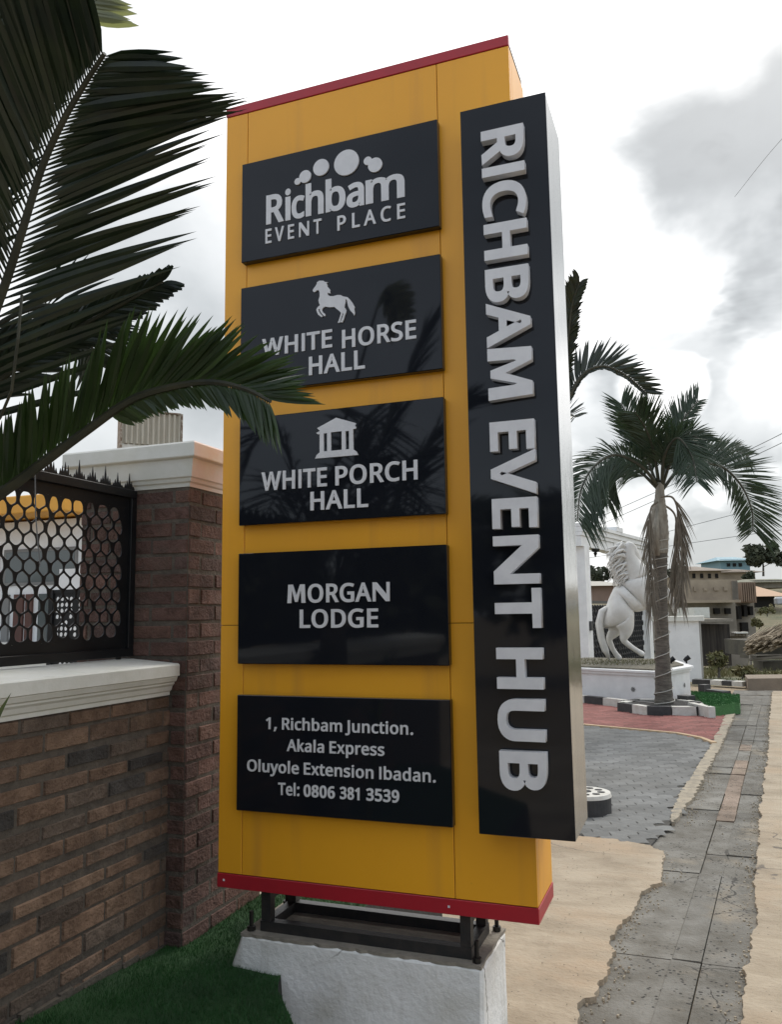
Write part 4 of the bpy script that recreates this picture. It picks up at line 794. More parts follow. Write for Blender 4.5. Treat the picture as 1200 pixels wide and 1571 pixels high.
for k, (dx, dy, dz) in enumerate(((-.9, -.5, .75), (-.2, -1.1, .7), (.55, -1.0, .75), (-.75, .25, 1.05), (.2, -.7, 1.2))):
    e = crown + Vector((dx, dy, dz * .5)); mid = crown + Vector((dx * .5, dy * .5, dz))
    frond(palm0, [crown, crown.lerp(mid, .5) + Vector((0, 0, .12)), mid, e, e + Vector((dx * .3, dy * .3, -.35))], 46, lambda t: .42 * math.sin(math.pi * (.15 + .8 * t)), lambda t: .42 * math.sin(math.pi * (.15 + .8 * t)), R(52), R(52), .026, leaf, U=(0, 0, 1), seed=40 + k, t0=.15, droop=.25, lift=.15)
b = MB(); b.tube([at(33, 452, 1.7), at(27, 520, 1.7), at(17, 600, 1.72), at(0, 640, 1.75), at(-120, 800, 2.0)], .0032, 6)
b.build('dry_stalk', rachis_m, palm0)

# ---- palm by the statue
pb = onz(1020, 1091)
D1 = (pb - CAM).dot(FW)
palm1 = empty('palm_tree', tuple(pb), label='young palm with a pale trunk growing in a ring of black and white kerb stones', cat='palm', group='feather palms')
tp_ = [(1020, 1093), (1019, 1060), (1017, 1000), (1015, 940), (1014, 880), (1013, 850), (1012, 820), (1012, 790), (1013, 765), (1013, 740)]
tr_ = [.19, .155, .128, .118, .116, .14, .17, .145, .09, .065]
b = MB()
path = catmull([at(x, y, D1) for x, y in tp_], 90)
rr = []
for i in range(90):
    f = i / 89 * 9; k = min(int(f), 8); r = tr_[k] + (tr_[k + 1] - tr_[k]) * (f - k); rr.append(r * (1 + (.045 if i % 3 == 0 else 0)))
b.tube(path[:52], rr[:52], 16); b.build('trunk', bark, palm1, smooth=True)
b = MB(); b.tube(path[50:], [r * 1.04 for r in rr[50:]], 14)
b.tube([at(1008, 852, D1 - .12), at(1007, 815, D1 - .14), at(1009, 780, D1 - .1)], [.06, .075, .02], 8)
b.build('crownshaft', boot, palm1, smooth=True)
S1 = D1 / FPX
def side_n(p): return (CAM - p).normalized() + Vector((0, 0, .35))
FR = [([(1012, 748), (985, 716), (945, 698), (912, 716), (892, 752), (886, 800)], -.9, 62, 54, 70, 46, .42),
      ([(1010, 750), (980, 722), (950, 712), (934, 735), (932, 775)], .6, 46, 44, 46, 40, .5),
      ([(1010, 748), (992, 700), (975, 662), (953, 618)], .3, 44, 60, 56, 34, .05),
      ([(1012, 745), (1003, 690), (990, 655), (975, 632)], -.6, 44, 62, 62, 36, .05),
      ([(1015, 745), (1030, 690), (1045, 650), (1072, 614)], .2, 44, 26, 60, 34, .04),
      ([(1016, 748), (1034, 696), (1055, 668), (1084, 678)], -.7, 42, 40, 40, 40, .16),
      ([(1018, 750), (1040, 724), (1072, 712), (1108, 716), (1138, 745), (1154, 782), (1156, 816)], .4, 66, 44, 80, 44, .06),
      ([(1018, 750), (1045, 716), (1080, 696), (1120, 690), (1150, 700)], 1.1, 44, 44, 50, 38, .22),
      ([(1016, 748), (1020, 700), (1040, 672), (1062, 700), (1070, 740)], -1.2, 40, 48, 48, 44, .25)]
for k, (P, dd, n, lR, lL, an, dr) in enumerate(FR):
    q = [at(x, y, D1 + dd * i / (len(P) - 1)) for i, (x, y) in enumerate(P)]
    f1 = lambda t, l=lR: S1 * .78 * l * (.45 + .75 * math.sin(math.pi * min(1, .15 + .72 * t)))
    f2 = lambda t, l=lL: S1 * .78 * l * (.45 + .75 * math.sin(math.pi * min(1, .15 + .72 * t)))
    frond(palm1, q, int(n * 1.9) + 18, f1, f2, R(an + 8), R(an), .027, leaf_far, U=side_n, seed=60 + k, t0=.16, droop=dr, lift=.05, rad=(.035, .010), jit=.14, segs=4)
for k, (P, dd) in enumerate((([(1014, 762), (1034, 765), (1044, 800), (1049, 850), (1046, 915)], -.2), ([(1016, 772), (1036, 790), (1040, 830), (1036, 880), (1038, 905)], .3),
                             ([(1010, 770), (999, 782), (996, 830), (999, 880), (1001, 930)], -.35))):
    q = [at(x, y, D1 + dd) for x, y in P]
    frond(palm1, q, 40, lambda t: S1 * 44, lambda t: S1 * 44, R(11), R(11), .02, deadleaf, U=side_n, seed=80 + k, t0=.25, droop=.25, rad=(.022, .006), jit=.12, segs=4, stalk=deadleaf, name='dead_frond')
# string of lights wound round the trunk
b = MB(); pts = []
for i in range(260):
    f = i / 259; k = min(int((.02 + .62 * f) * 89), 88); c = path[k].lerp(path[k + 1], (.02 + .62 * f) * 89 - k); a = f * 2 * math.pi * 12
    pts.append(c + Vector((math.cos(a), math.sin(a), .0)) * (rr[k] + .016))
b.tube(pts, .009, 5); b.build('light_string', mat('pale_wire', (.42, .41, .37), .6), None, label='pale string of lights wound round the trunk of the kerb-ringed palm', cat='light string')

# ---- taller palm hidden by the sign, fronds showing right of it
D2 = 9.5; S2 = D2 / FPX
pc2 = at(846, 655, D2)
palm2 = empty('palm_tree', (pc2.x, pc2.y, -.3), label='palm mostly hidden by the sign, arching fronds showing beside the steel edge', cat='palm', group='feather palms')
b = MB(); b.tube([(pc2.x, pc2.y, -.3), (pc2.x, pc2.y, 1.2), (pc2.x, pc2.y, pc2.z - .5), pc2], [.16, .13, .12, .07], 14); b.build('trunk', bark, palm2, smooth=True)
for k, (P, dd, n, lR, lL, an, dr) in enumerate([([(846, 655), (868, 620), (893, 576), (926, 562), (962, 577), (992, 603)], .2, 46, 8, 48, 38, .0),
        ([(846, 655), (862, 580), (872, 520), (878, 470), (890, 432)], -.3, 60, 22, 40, 34, .22),
        ([(846, 655), (860, 640), (874, 636), (884, 640)], -.8, 12, 48, 34, 42, .15),
        ([(846, 655), (830, 600), (800, 570), (760, 580), (730, 620)], .5, 44, 40, 40, 42, .2),
        ([(846, 655), (838, 580), (820, 520), (790, 480)], -.4, 40, 40, 40, 42, .15), ([(846, 655), (850, 600), (846, 560), (836, 520)], 1.2, 40, 36, 36, 42, .2)]):
    q = [at(x, y, D2 + dd * i / (len(P) - 1)) for i, (x, y) in enumerate(P)]
    f1 = lambda t, l=lR: S2 * l * (.45 + .7 * math.sin(math.pi * min(1, .15 + .75 * t)))
    f2 = lambda t, l=lL: S2 * l * (.45 + .7 * math.sin(math.pi * min(1, .15 + .75 * t)))
    frond(palm2, q, n, f1, f2, R(an), R(an), .040, leaf, U=side_n, seed=90 + k, t0=.2, droop=dr, rad=(.028, .006), jit=.1, segs=4)

def xy(p): return (p.x, p.y)
# ------------------------------------------------------------------ planter with the horse statue
PZ0 = -.3; ptop = .38
ctr = Vector((.55, 16.95, 0)); ROT8 = R(14)
_f = [onz(835, 1070), onz(1012, 1084), onz(1061, 1071)]
PLAN = [xy(_f[0]), xy(_f[1]), xy(_f[2]), (_f[2].x - .4, _f[2].y + 2.1), (_f[0].x + .5, _f[2].y + 2.6), (_f[0].x - .5, _f[0].y + 1.6)]
PCX, PCY = sum(p[0] for p in PLAN) / 6, sum(p[1] for p in PLAN) / 6
def octo(r):
    k = r / 1.52; return [(PCX + (p[0] - PCX) * k, PCY + (p[1] - PCY) * k) for p in PLAN]
planter = empty('statue_planter', (ctr.x, ctr.y, PZ0), label='low white six-sided planter wall under the rearing horse statue', cat='planter')
b = MB(); b.prism(octo(1.52), PZ0, ptop - .10); fix(b.build('planter_wall', whiteclean, planter))
b = MB()
b.prism(octo(1.56), ptop - .10, ptop - .04); b.prism(octo(1.60), ptop - .04, ptop)
fix(b.build('rim', whiteclean, planter))
ob_ = octo(1.523)
for k in range(6):
    p, q = Vector((*ob_[k], 0)), Vector((*ob_[(k + 1) % 6], 0)); d = (q - p).normalized(); nrm = Vector((d.y, -d.x, 0))
    for f in (.35, .8):
        c = p.lerp(q, f) + nrm * .004; c.z = .0; b = MB()
        for a in range(4):
            c += nrm * .0008; e = d * math.cos(a * math.pi / 4) + Vector((0, 0, 1)) * math.sin(a * math.pi / 4); g2 = e.cross(nrm)
            b.poly([c - e * .05 - g2 * .011, c + e * .05 - g2 * .011, c + e * .05 + g2 * .011, c - e * .05 + g2 * .011], [(0, 1, 2, 3)])
        b.build('star_relief', greypaint, planter)
b = MB(); b.prism(octo(1.42), ptop + .002, ptop + .03); fix(b.build('soil', mat('planter_gravel', (.20, .18, .14), .95, col2=(.09, .085, .06), nscale=14, bump=1, bscale=40), planter))
b = MB(); rnd = random.Random(9)
for k in range(900):
    a, r = rnd.uniform(0, 6.28), math.sqrt(rnd.random()) * 1.38; x, y = PCX + r * 1.0 * math.cos(a), PCY + r * .8 * math.sin(a); h = rnd.uniform(.02, .09); w_ = .007; bb_ = rnd.uniform(0, 6.28)
    b.face([(x - w_, y, ptop + .02), (x + w_, y, ptop + .02), (x + math.cos(bb_) * h * .8, y + math.sin(bb_) * h * .8, ptop + .02 + h)])
b.build('dry_grass', mat('dry_grass_blade', (.20, .18, .10), .9, col2=(.10, .11, .05), nscale=3), planter, kind='stuff')

# horse: one continuous skinned body
DH = (ctr - CAM).dot(FW)
def hz(x, y, dd=0.0): return at(860 + x / 5.235, 760 + y / 5.235, DH + dd)
nodes = {'rump': (415, 915, 0, .46), 'loin': (500, 865, 0, .42), 'barrel': (580, 812, 0, .45), 'chest': (645, 748, 0, .43), 'shoulder': (630, 655, 0, .35), 'neck': (588, 575, 0, .25), 'neck2': (545, 490, 0, .175), 'poll': (540, 420, 0, .125),
         'brow': (578, 432, 0, .125), 'cheek': (612, 490, 0, .105), 'nose': (640, 552, 0, .07), 'muzzle': (650, 590, 0, .068), 'ear1': (535, 375, .06, .035), 'ear2': (550, 372, -.06, .035),
         'h1': (438, 1005, .19, .31), 's1': (458, 1075, .21, .19), 'k1': (388, 1150, .2, .085), 'c1': (422, 1235, .2, .060), 'f1': (460, 1290, .2, .065), 'o1': (488, 1322, .2, .085),
         'h2': (500, 990, -.19, .30), 's2': (538, 1075, -.21, .185), 'k2': (505, 1165, -.2, .085), 'c2': (578, 1222, -.2, .060), 'f2': (640, 1262, -.2, .062), 'o2': (678, 1284, -.2, .08),
         'a1': (735, 790, .18, .19), 'b1': (830, 735, .2, .11), 'd1': (885, 815, .2, .08), 'e1': (910, 890, .2, .06), 'g1': (935, 950, .2, .08),
         'a2': (715, 830, -.18, .18), 'b2': (800, 850, -.2, .10), 'd2': (815, 925, -.2, .075), 'e2': (775, 975, -.2, .055), 'g2': (745, 1000, -.2, .075)}
edges = ['rump loin', 'loin barrel', 'barrel chest', 'chest shoulder', 'shoulder neck', 'neck neck2', 'neck2 poll', 'poll brow', 'brow cheek', 'cheek nose', 'nose muzzle', 'poll ear1', 'poll ear2',
         'rump h1', 'h1 s1', 's1 k1', 'k1 c1', 'c1 f1', 'f1 o1', 'rump h2', 'h2 s2', 's2 k2', 'k2 c2', 'c2 f2', 'f2 o2', 'chest a1', 'a1 b1', 'b1 d1', 'd1 e1', 'e1 g1', 'chest a2', 'a2 b2', 'b2 d2', 'd2 e2', 'e2 g2']
def skinned(name, nodes, edges, m, parent, lv=2, root=None):
    ks = list(nodes); me = bpy.data.meshes.new(name); me.from_pydata([tuple(nodes[k][0]) for k in ks], [tuple(ks.index(q) for q in e.split()) for e in edges], [])
    me.materials.append(m); o = bpy.data.objects.new(name, me); C.objects.link(o)
    o.modifiers.new('skin', 'SKIN'); 
    for i, k in enumerate(ks):
        r = nodes[k][1]; me.skin_vertices[0].data[i].radius = (r, r); me.skin_vertices[0].data[i].use_root = (k == root)
    s = o.modifiers.new('sub', 'SUBSURF'); s.levels = lv; s.render_levels = lv
    me2 = bpy.data.meshes.new_from_object(o.evaluated_get(bpy.context.evaluated_depsgraph_get())); bpy.data.objects.remove(o)
    me2.polygons.foreach_set('use_smooth', [True] * len(me2.polygons)); me2.name = name
    if not me2.materials: me2.materials.append(m)
    ob = bpy.data.objects.new(name, me2); C.objects.link(ob); ob.parent = parent
    if parent: ob.matrix_parent_inverse = Matrix.Translation(-Vector(parent.location))
    return ob
horse = empty('horse_statue', (ctr.x, ctr.y, ptop), label='white statue of a horse rearing on its hind legs in the six-sided planter', cat='statue')
skinned('body', {k: (hz(a, b_, c), r) for k, (a, b_, c, r) in nodes.items()}, edges, statue, horse, root='rump')
rnd = random.Random(2)
b = MB()
for k in range(120):
    f = rnd.random(); x0_, y0_ = 525 + 60 * f * f, 395 + 270 * f
    dd = rnd.uniform(-.13, .13); l = rnd.uniform(.55, 1.1)
    ex, ey = x0_ - 125 * l, y0_ + rnd.uniform(10, 120) * l
    b.tube([hz(x0_ + 12, y0_ + 5, dd * .4), hz(x0_ - 28, y0_ - 22, dd), hz((x0_ + ex) / 2 - 12, (y0_ + ey) / 2 - 20 + rnd.uniform(-18, 18), dd * 1.3), hz(ex + rnd.uniform(-15, 15), ey - 20, dd * 1.5), hz(ex - 12 + rnd.uniform(-15, 15), ey + 25, dd * 1.7)], [.025, .032, .028, .018, .004], 5)
b.build('mane', statue, horse, smooth=True)
b = MB()
for k in range(9):
    dd = rnd.uniform(-.08, .08); j = rnd.uniform(-14, 14)
    b.tube([hz(375, 905, 0), hz(335 + j * .5, 930, dd * .6), hz(312 + j, 1030, dd), hz(330 + j, 1150, dd), hz(360 + j * 1.3, 1240, dd), hz(388 + j, 1312 + j, dd)], [.06, .06, .055, .05, .04, .01], 7)
b.build('tail', statue, horse, smooth=True)
# ------------------------------------------------------------------ ground and paving
bm = bmesh.new()
def gh(x, y):
    z = -.36
    if y > 19.5: z -= min(y - 19.5, 22) * .045
    if y > 70: z += min(y - 70, 110) * .074
    if y > 230: z -= min(y - 230, 400) * .02
    if x > 9 and 15 < y < 90: z += min((x - 9), 30) * .03
    return z
xs = [-400, -120, -60, -30, -18, -10, -6, -3, -1, 0, 1, 2, 3, 4, 5, 6, 7, 8, 9, 10, 12, 14, 17, 20, 25, 30, 40, 60, 90, 150, 250, 400]
ys = [-300, -100, -40, -20, -8, -2, 2, 6, 10, 14, 18, 19.5, 20.5, 21.5, 23, 25, 28, 32, 37, 43, 50, 60, 70, 85, 100, 120, 150, 190, 230, 280, 350, 450, 800]
gv = [[bm.verts.new((x, y, gh(x, y) + (mnoise.noise(Vector((x * .3, y * .3, 0))) * .12 if y > 21 else 0))) for x in xs] for y in ys]
for j in range(len(ys) - 1):
    for i in range(len(xs) - 1):
        f = bm.faces.new((gv[j][i], gv[j][i + 1], gv[j + 1][i + 1], gv[j + 1][i])); f.material_index = 1 if ys[j] >= 19.5 else 0
me = bpy.data.meshes.new('ground'); bm.to_mesh(me); bm.free(); me.materials.append(earth); me.materials.append(grassm)
o = bpy.data.objects.new('ground', me); C.objects.link(o); tag(o, kind='structure')
RS = (2.798 - 1.283) / (17.667 - 1.01)       # the strip leans to the right of +y
def jag(P, step, amp, seed):
    rnd = random.Random(seed); o = []
    for a, c in zip(P, P[1:]):
        a, c = Vector(a), Vector(c); n = max(1, int((c - a).length / (step * .5)))
        for k in range(n):
            p = a.lerp(c, k / n); d = (c - a).normalized(); w1 = mnoise.noise(Vector((p.x * 4, p.y * 4, seed))) * amp * 3 + mnoise.noise(Vector((p.x * 14, p.y * 14, seed))) * amp * 2; o.append((p.x - d.y * w1 + rnd.uniform(-amp, amp) * .5, p.y + d.x * w1 + rnd.uniform(-amp, amp) * .5))
    o.append(tuple(P[-1])); return o
edgeA = [(884, 1571), (888, 1540), (892, 1532), (908, 1527), (933, 1500), (948, 1459), (940, 1446), (948, 1428), (966, 1398), (984, 1376), (996, 1358), (1013, 1352), (1021, 1318), (1014, 1305), (998, 1296)]
EA = [xy(onz(x, y)) for x, y in edgeA]
e0 = Vector(EA[0])
left = [(e0.x - .12, -.4), (e0.x - .5, -2.0), (e0.x - .5, -9)]
apron = jag([left[2], left[1], left[0]] + EA, .035, .012, 1)
gb = [xy(onz(x, y)) for x, y in ((998, 1296), (950, 1288), (880, 1281))]
g_l = gb[-1]
sheet('concrete_apron', apron + jag(gb, .05, .008, 2) + [(-1.2, g_l[1] + .35), (-1.2, -9)], -.3, concrete, drop=.05)
edgeR = [(1137.7, 1571), (1147, 1490), (1158, 1428), (1160, 1343), (1163, 1314), (1168, 1247), (1173, 1191), (1180, 1148), (1181, 1108), (1186, 1060)]
ER = [xy(onz(x, y)) for x, y in edgeR]
right = jag([(ER[0][0] - .02, -9), (ER[0][0] - .01, -1)] + ER, .045, .010, 3)
sheet('concrete_yard', right + [(ER[-1][0] + 9, ER[-1][1] + .6), (14, 6), (14, -9)], -.3, concrete, drop=.05)
# grey slab strip over the cable duct
rnd = random.Random(12); b = MB()
def sx(y): return 1.283 + RS * (y - 1.01)
y = -3.0
while y < 17.6:
    ln = rnd.choice((.55, .8, 1.1, 1.6, .4)); t_ = rnd.uniform(.85, 1.12)
    for (a, c) in ((-.20, .30), (.305, .455), (.46, .84)):
        if rnd.random() < .35: ya, yb = y, y + ln
        else: ya, yb = y, y + ln
        z = -.328 + rnd.uniform(-.007, .007); s = rnd.uniform(.85, 1.15) * t_
        tn = (.195 * s, .188 * s, .168 * s)
        if a > .3 and a < .4 and rnd.random() < .4: tn = (.33 * s, .255 * s, .20 * s)
        j = lambda: rnd.uniform(-.006, .006)
        xa, xb = a + j(), c + j()
        q = [(sx(ya) + xa, ya + .005 + j() * .4), (sx(ya) + xb, ya + .005 + j() * .4), (sx(yb) + xb, yb - .005 + j() * .4), (sx(yb) + xa, yb - .005 + j() * .4)]
        tz = [z + rnd.uniform(-.003, .003) for _ in q]
        b.poly([(*p, -.345) for p in q] + [(*p, w) for p, w in zip(q, tz)], [(4, 5, 6, 7), (0, 1, 5, 4), (1, 2, 6, 5), (2, 3, 7, 6), (3, 0, 4, 7)], tn)
    y += ln
b.build('duct_path', slab_m, None, kind='structure')
# stamped pavers: grey near, red beyond a cream line
greyR = [(1029, 1262), (1036, 1243), (1067, 1190), (1096, 1143)]
GR = [xy(onz(x, y)) for x, y in greyR]
lineP = [xy(onz(x, y)) for x, y in ((1097, 1141), (1076, 1133), (1040, 1126), (900, 1113), (700, 1096))]
redR = [xy(onz(x, y)) for x, y in ((1097, 1141), (1112, 1110), (1118, 1096))]
VL_ = GR + redR[1:] + [xy(onz(1128, 1078))]
rv = random.Random(6); inner, outer = [], []
for a, c in zip(VL_, VL_[1:]):
    n = max(2, int(math.hypot(c[0] - a[0], c[1] - a[1]) / .05))
    for k in range(n):
        f = k / n; x, y = a[0] + (c[0] - a[0]) * f, a[1] + (c[1] - a[1]) * f; wob = mnoise.noise(Vector((x * 2, y * 1.5, 0))) * .05
        tpw = min(1, len(inner) / 22); inner.append((x - .035 * tpw + wob * .5 + rv.uniform(-.012, .012), y)); outer.append((x + .03 + .07 * tpw - wob * .5 + rv.uniform(-.022, .022), y))
sheet('crumbled_verge', inner + outer[::-1], -.291, crumble, drop=.05)
def clip_pave(name, P, z, m, shade, seed, w=.24, h=.115):
    """interlocking wavy pavers laid over the outline P"""
    rnd = random.Random(seed); mb = MB(); xs_ = [p[0] for p in P]; ys_ = [p[1] for p in P]
    a = R(24); ca, sa = math.cos(a), math.sin(a); cx, cy = sum(xs_) / len(P), sum(ys_) / len(P)
    rad = max(math.hypot(p[0] - cx, p[1] - cy) for p in P)
    nn = int(rad / h) + 1
    for j in range(-nn, nn):
        for i in range(-int(rad / w) - 1, int(rad / w) + 1):
            u0, v0 = (i + .5 * (j % 2)) * w, j * h; um, vm_ = u0 + w / 2, v0 + h / 2
            x, y = cx + um * ca - vm_ * sa, cy + um * sa + vm_ * ca
            if not inpoly(x, y, P): continue
            g_ = .0055; s = rnd.uniform(.80, 1.2) * (1 + .18 * mnoise.noise(Vector((x * .9, y * .9, 1)))); tz = z + rnd.uniform(-.0015, .0015); tl = rnd.uniform(.003, .012)
            pts = [(u0 + g_, v0 + g_), (u0 + w * .28, v0 + g_ - .012), (u0 + w * .72, v0 + g_ + .014), (u0 + w - g_, v0 + g_), (u0 + w - g_, v0 + h - g_), (u0 + w * .72, v0 + h - g_ + .014), (u0 + w * .28, v0 + h - g_ - .012), (u0 + g_, v0 + h - g_)]
            mb.face([(cx + p * ca - q * sa, cy + p * sa + q * ca, tz + (tl if k > 3 else -tl)) for k, (p, q) in enumerate(pts)], tuple(c * s for c in shade))
    return mb.build(name, m, None, kind='structure')
GP = [gb[0]] + GR + lineP[1:] + [(-1.2, lineP[-1][1]), (-1.2, g_l[1] + .37), gb[-1], gb[1]]
sheet('grey_paving_bed', GP, -.3105, mat('paver_joint', (.05, .048, .043), .95, col2=(.085, .08, .07), nscale=8))
clip_pave('grey_paving', GP, -.300, greypave, (.172, .175, .17), 3)
RP = lineP[::-1] + redR[1:] + [xy(onz(1055, 1072)), (-2.5, 20.5), (-2.5, lineP[-1][1])]
sheet('red_paving_bed', RP, -.3095, MATS['paver_joint'])
clip_pave('red_paving', RP, -.299, redpave, (.27, .105, .09), 4)
b = MB()
lp_ = lineP[:]
for (a, c) in zip(lp_, lp_[1:]):
    d = Vector((c[0] - a[0], c[1] - a[1], 0)); nrm = Vector((-d.y, d.x, 0)).normalized() * .035
    A, B2 = Vector((*a, -.34)), Vector((*c, -.34))
    b.poly([A - nrm, B2 - nrm, B2 + nrm, A + nrm] + [p + Vector((0, 0, .062)) for p in (A - nrm, B2 - nrm, B2 + nrm, A + nrm)], [(4, 5, 6, 7), (0, 1, 5, 4), (2, 3, 7, 6), (1, 2, 6, 5), (3, 0, 4, 7)])
fix(b.build('edge_line', yline, None, kind='structure'))
# litter of crumbs along the broken edges
b = MB(); rnd = random.Random(31)
for P in (EA, ER, [(p[0] + .1, p[1]) for p in GR]):
    for a, c in zip(P, P[1:]):
        for k in range(int(math.hypot(c[0] - a[0], c[1] - a[1]) * 80)):
            f = rnd.random(); s = rnd.uniform(.0015, .008) * rnd.choice((1, 1, 1.4)); off = abs(rnd.gauss(0, .035)) + .012
            off *= rnd.choice((1, 1, 1, 2.5)); x, y = a[0] + (c[0] - a[0]) * f + off * (-1 if P is ER else 1), a[1] + (c[1] - a[1]) * f
            b.prism([(x + s * math.cos(t) * rnd.uniform(.6, 1.2), y + s * math.sin(t) * rnd.uniform(.6, 1.2)) for t in (0, 1.2, 2.5, 3.7, 5)], -.33, -.327 + s * .8, inset=.3)
for k in range(420):
    x, y, s = rnd.uniform(.9, 3.2), rnd.uniform(.4, 5), rnd.uniform(.0015, .005)
    zt_ = -.2925 if inpoly(x, y, apron + [(-1.2, 4), (-1.2, -9)]) else (-.300 if x > 2.05 + RS * (y - 1) else None)
    if zt_ is None: continue
    b.prism([(x + s * math.cos(t) * rnd.uniform(.6, 1.3), y + s * math.sin(t) * rnd.uniform(.6, 1.3)) for t in (0, 1.2, 2.5, 3.7, 5)], zt_ - .002, zt_ + s * .7, inset=.3)
b.build('gravel', crumble, None, kind='stuff', label='crumbs of broken concrete along the edges of the grey slab strip', cat='gravel')

# ------------------------------------------------------------------ kerbs
def kerb_blocks(name, P, w, h, z, parent, cols, skip=.006):
    k = 0
    for a, c in zip(P, P[1:]):
        a, c = Vector((*a, 0)), Vector((*c, 0)); d = (c - a).normalized(); nrm = Vector((-d.y, d.x, 0)) * w
        a2, c2 = a + d * skip, c - d * skip
        b = MB(); b.prism([(a2.x, a2.y), (c2.x, c2.y), (c2.x + nrm.x, c2.y + nrm.y), (a2.x + nrm.x, a2.y + nrm.y)], z, z + h, inset=.03)
        fix(b.build('black_block' if cols[k % len(cols)] else 'white_block', blackpaint if cols[k % len(cols)] else kerbwhite, parent)); k += 1
ring = empty('tree_ring_kerb', (pb.x, pb.y, -.3), label='six-sided ring of black and white kerb stones round the foot of the young palm', cat='kerb')
HX = [(pb.x + .86 * math.cos(R(60 * k + 12)), pb.y + .80 * math.sin(R(60 * k + 12))) for k in range(6)]
HP = []
for k in range(6):
    a, c = HX[k], HX[(k + 1) % 6]; HP += [a, (a[0] + (c[0] - a[0]) * .5, a[1] + (c[1] - a[1]) * .5)]
HP.append(HX[0])
kerb_blocks('k', HP, .15, .17, -.312, ring, (1, 0, 1, 0))
b = MB(); b.prism([(pb.x + .74 * math.cos(R(60 * k + 12)), pb.y + .68 * math.sin(R(60 * k + 12))) for k in range(6)], -.31, -.16); fix(b.build('soil', soil, ring))
run = empty('painted_kerb', (.0, 15.2, -.3), label='straight run of black and white kerb stones along the front of the statue planter', cat='kerb')
ka = [onz(x, y) for x, y in ((862, 1075), (897, 1079), (925, 1082), (957, 1086), (1003, 1091))]
kerb_blocks('k', [xy(p) for p in ka], .16, .16, -.312, run, (0, 1, 0, 1))
k2 = empty('painted_kerb', tuple(onz(1100, 1060)), label='black and white kerb behind the green turf block, at the foot of the wing wall', cat='kerb')
ka = [onz(x, y) for x, y in ((1062, 1049), (1090, 1050), (1108, 1051), (1123, 1052), (1140, 1053))]
kerb_blocks('k', [xy(p) for p in ka], .3, .12, -.312, k2, (1, 0, 1, 0))
k3 = empty('painted_kerb', tuple(onz(1090, 1072)), label='short black kerb stones standing on the turf block', cat='kerb')
for (xa, ya, xb_, yb_, hh, zt_) in ((1040, 1085, 1057, 1087, .24, -.31), (1072, 1068, 1082, 1069, .26, -.31), (1083, 1072, 1110, 1076, .17, -.27)):
    p, q = onz(xa, ya), onz(xb_, yb_)
    kerb_blocks('k', [xy(p), xy(q)], .22, hh, zt_, k3, (1,))
# turf covered block
tbm = empty('turf_block', tuple(onz(1110, 1095)), label='block covered in bright green artificial turf beside the palm ring', cat='turf block')
A, B2 = onz(1088, 1101), onz(1137, 1094); Cc = onz(1137, 1080); Dd = onz(1060, 1074)
b = MB(); b.prism([xy(A), xy(B2), xy(Cc), xy(Dd)], -.31, -.12, inset=.04)
o = fix(b.build('turf_cover', mat('bright_turf', (.045, .155, .04), .85, col2=(.03, .11, .03), nscale=6, bump=.8, bscale=60), tbm))
b = MB(); rnd = random.Random(8)
P4 = [xy(A), xy(B2), xy(Cc), xy(Dd)]
for k in range(5000):
    x, y = rnd.uniform(min(p[0] for p in P4), max(p[0] for p in P4)), rnd.uniform(min(p[1] for p in P4), max(p[1] for p in P4))
    if not inpoly(x, y, P4): continue
    w_ = .006; h = rnd.uniform(.02, .035)
    b.face([(x - w_, y, -.122), (x + w_, y, -.122), (x + rnd.uniform(-.02, .02), y + rnd.uniform(-.02, .02), -.12 + h)])
b.build('turf_pile', MATS['bright_turf'], tbm, kind='stuff')
kw = MB(); p, q = onz(1057, 1094), onz(1089, 1102); d = (q - p).normalized(); nrm = Vector((-d.y, d.x, 0)) * .12
kw.prism([xy(p), xy(q - d * .01), xy(q + nrm), xy(p + nrm)], -.311, -.11); fix(kw.build('white_kerb', kerbwhite, tbm))
# round kerb beside the sign
rc = onz(895, 1252); rk = empty('round_planter_kerb', (rc.x, rc.y, -.3), label='low round kerb with a black side and a white patterned top, half hidden by the sign', cat='kerb')
b = MB(); b.prism([(rc.x + .24 * math.cos(2 * math.pi * k / 40), rc.y + .24 * math.sin(2 * math.pi * k / 40) + .2) for k in range(40)], -.31, -.155); fix(b.build('black_side', blackpaint, rk))
b = MB(); b.prism([(rc.x + .246 * math.cos(2 * math.pi * k / 40), rc.y + .246 * math.sin(2 * math.pi * k / 40) + .2) for k in range(40)], -.1545, -.12, inset=.04); fix(b.build('white_top', kerbwhite, rk))
b = MB()
for k in range(9):
    a = 2 * math.pi * k / 9; x, y = rc.x + .15 * math.cos(a), rc.y + .2 + .15 * math.sin(a)
    b.prism([(x + .022 * math.cos(t) * 1.6, y + .022 * math.sin(t)) for t in (0, 1, 2, 3, 4, 5)], -.1195, -.112)
b.prism([(rc.x + .06 * math.cos(t), rc.y + .2 + .06 * math.sin(t)) for t in (0, 1, 2, 3, 4, 5)], -.1195, -.112)
fix(b.build('black_motif', blackpaint, rk))

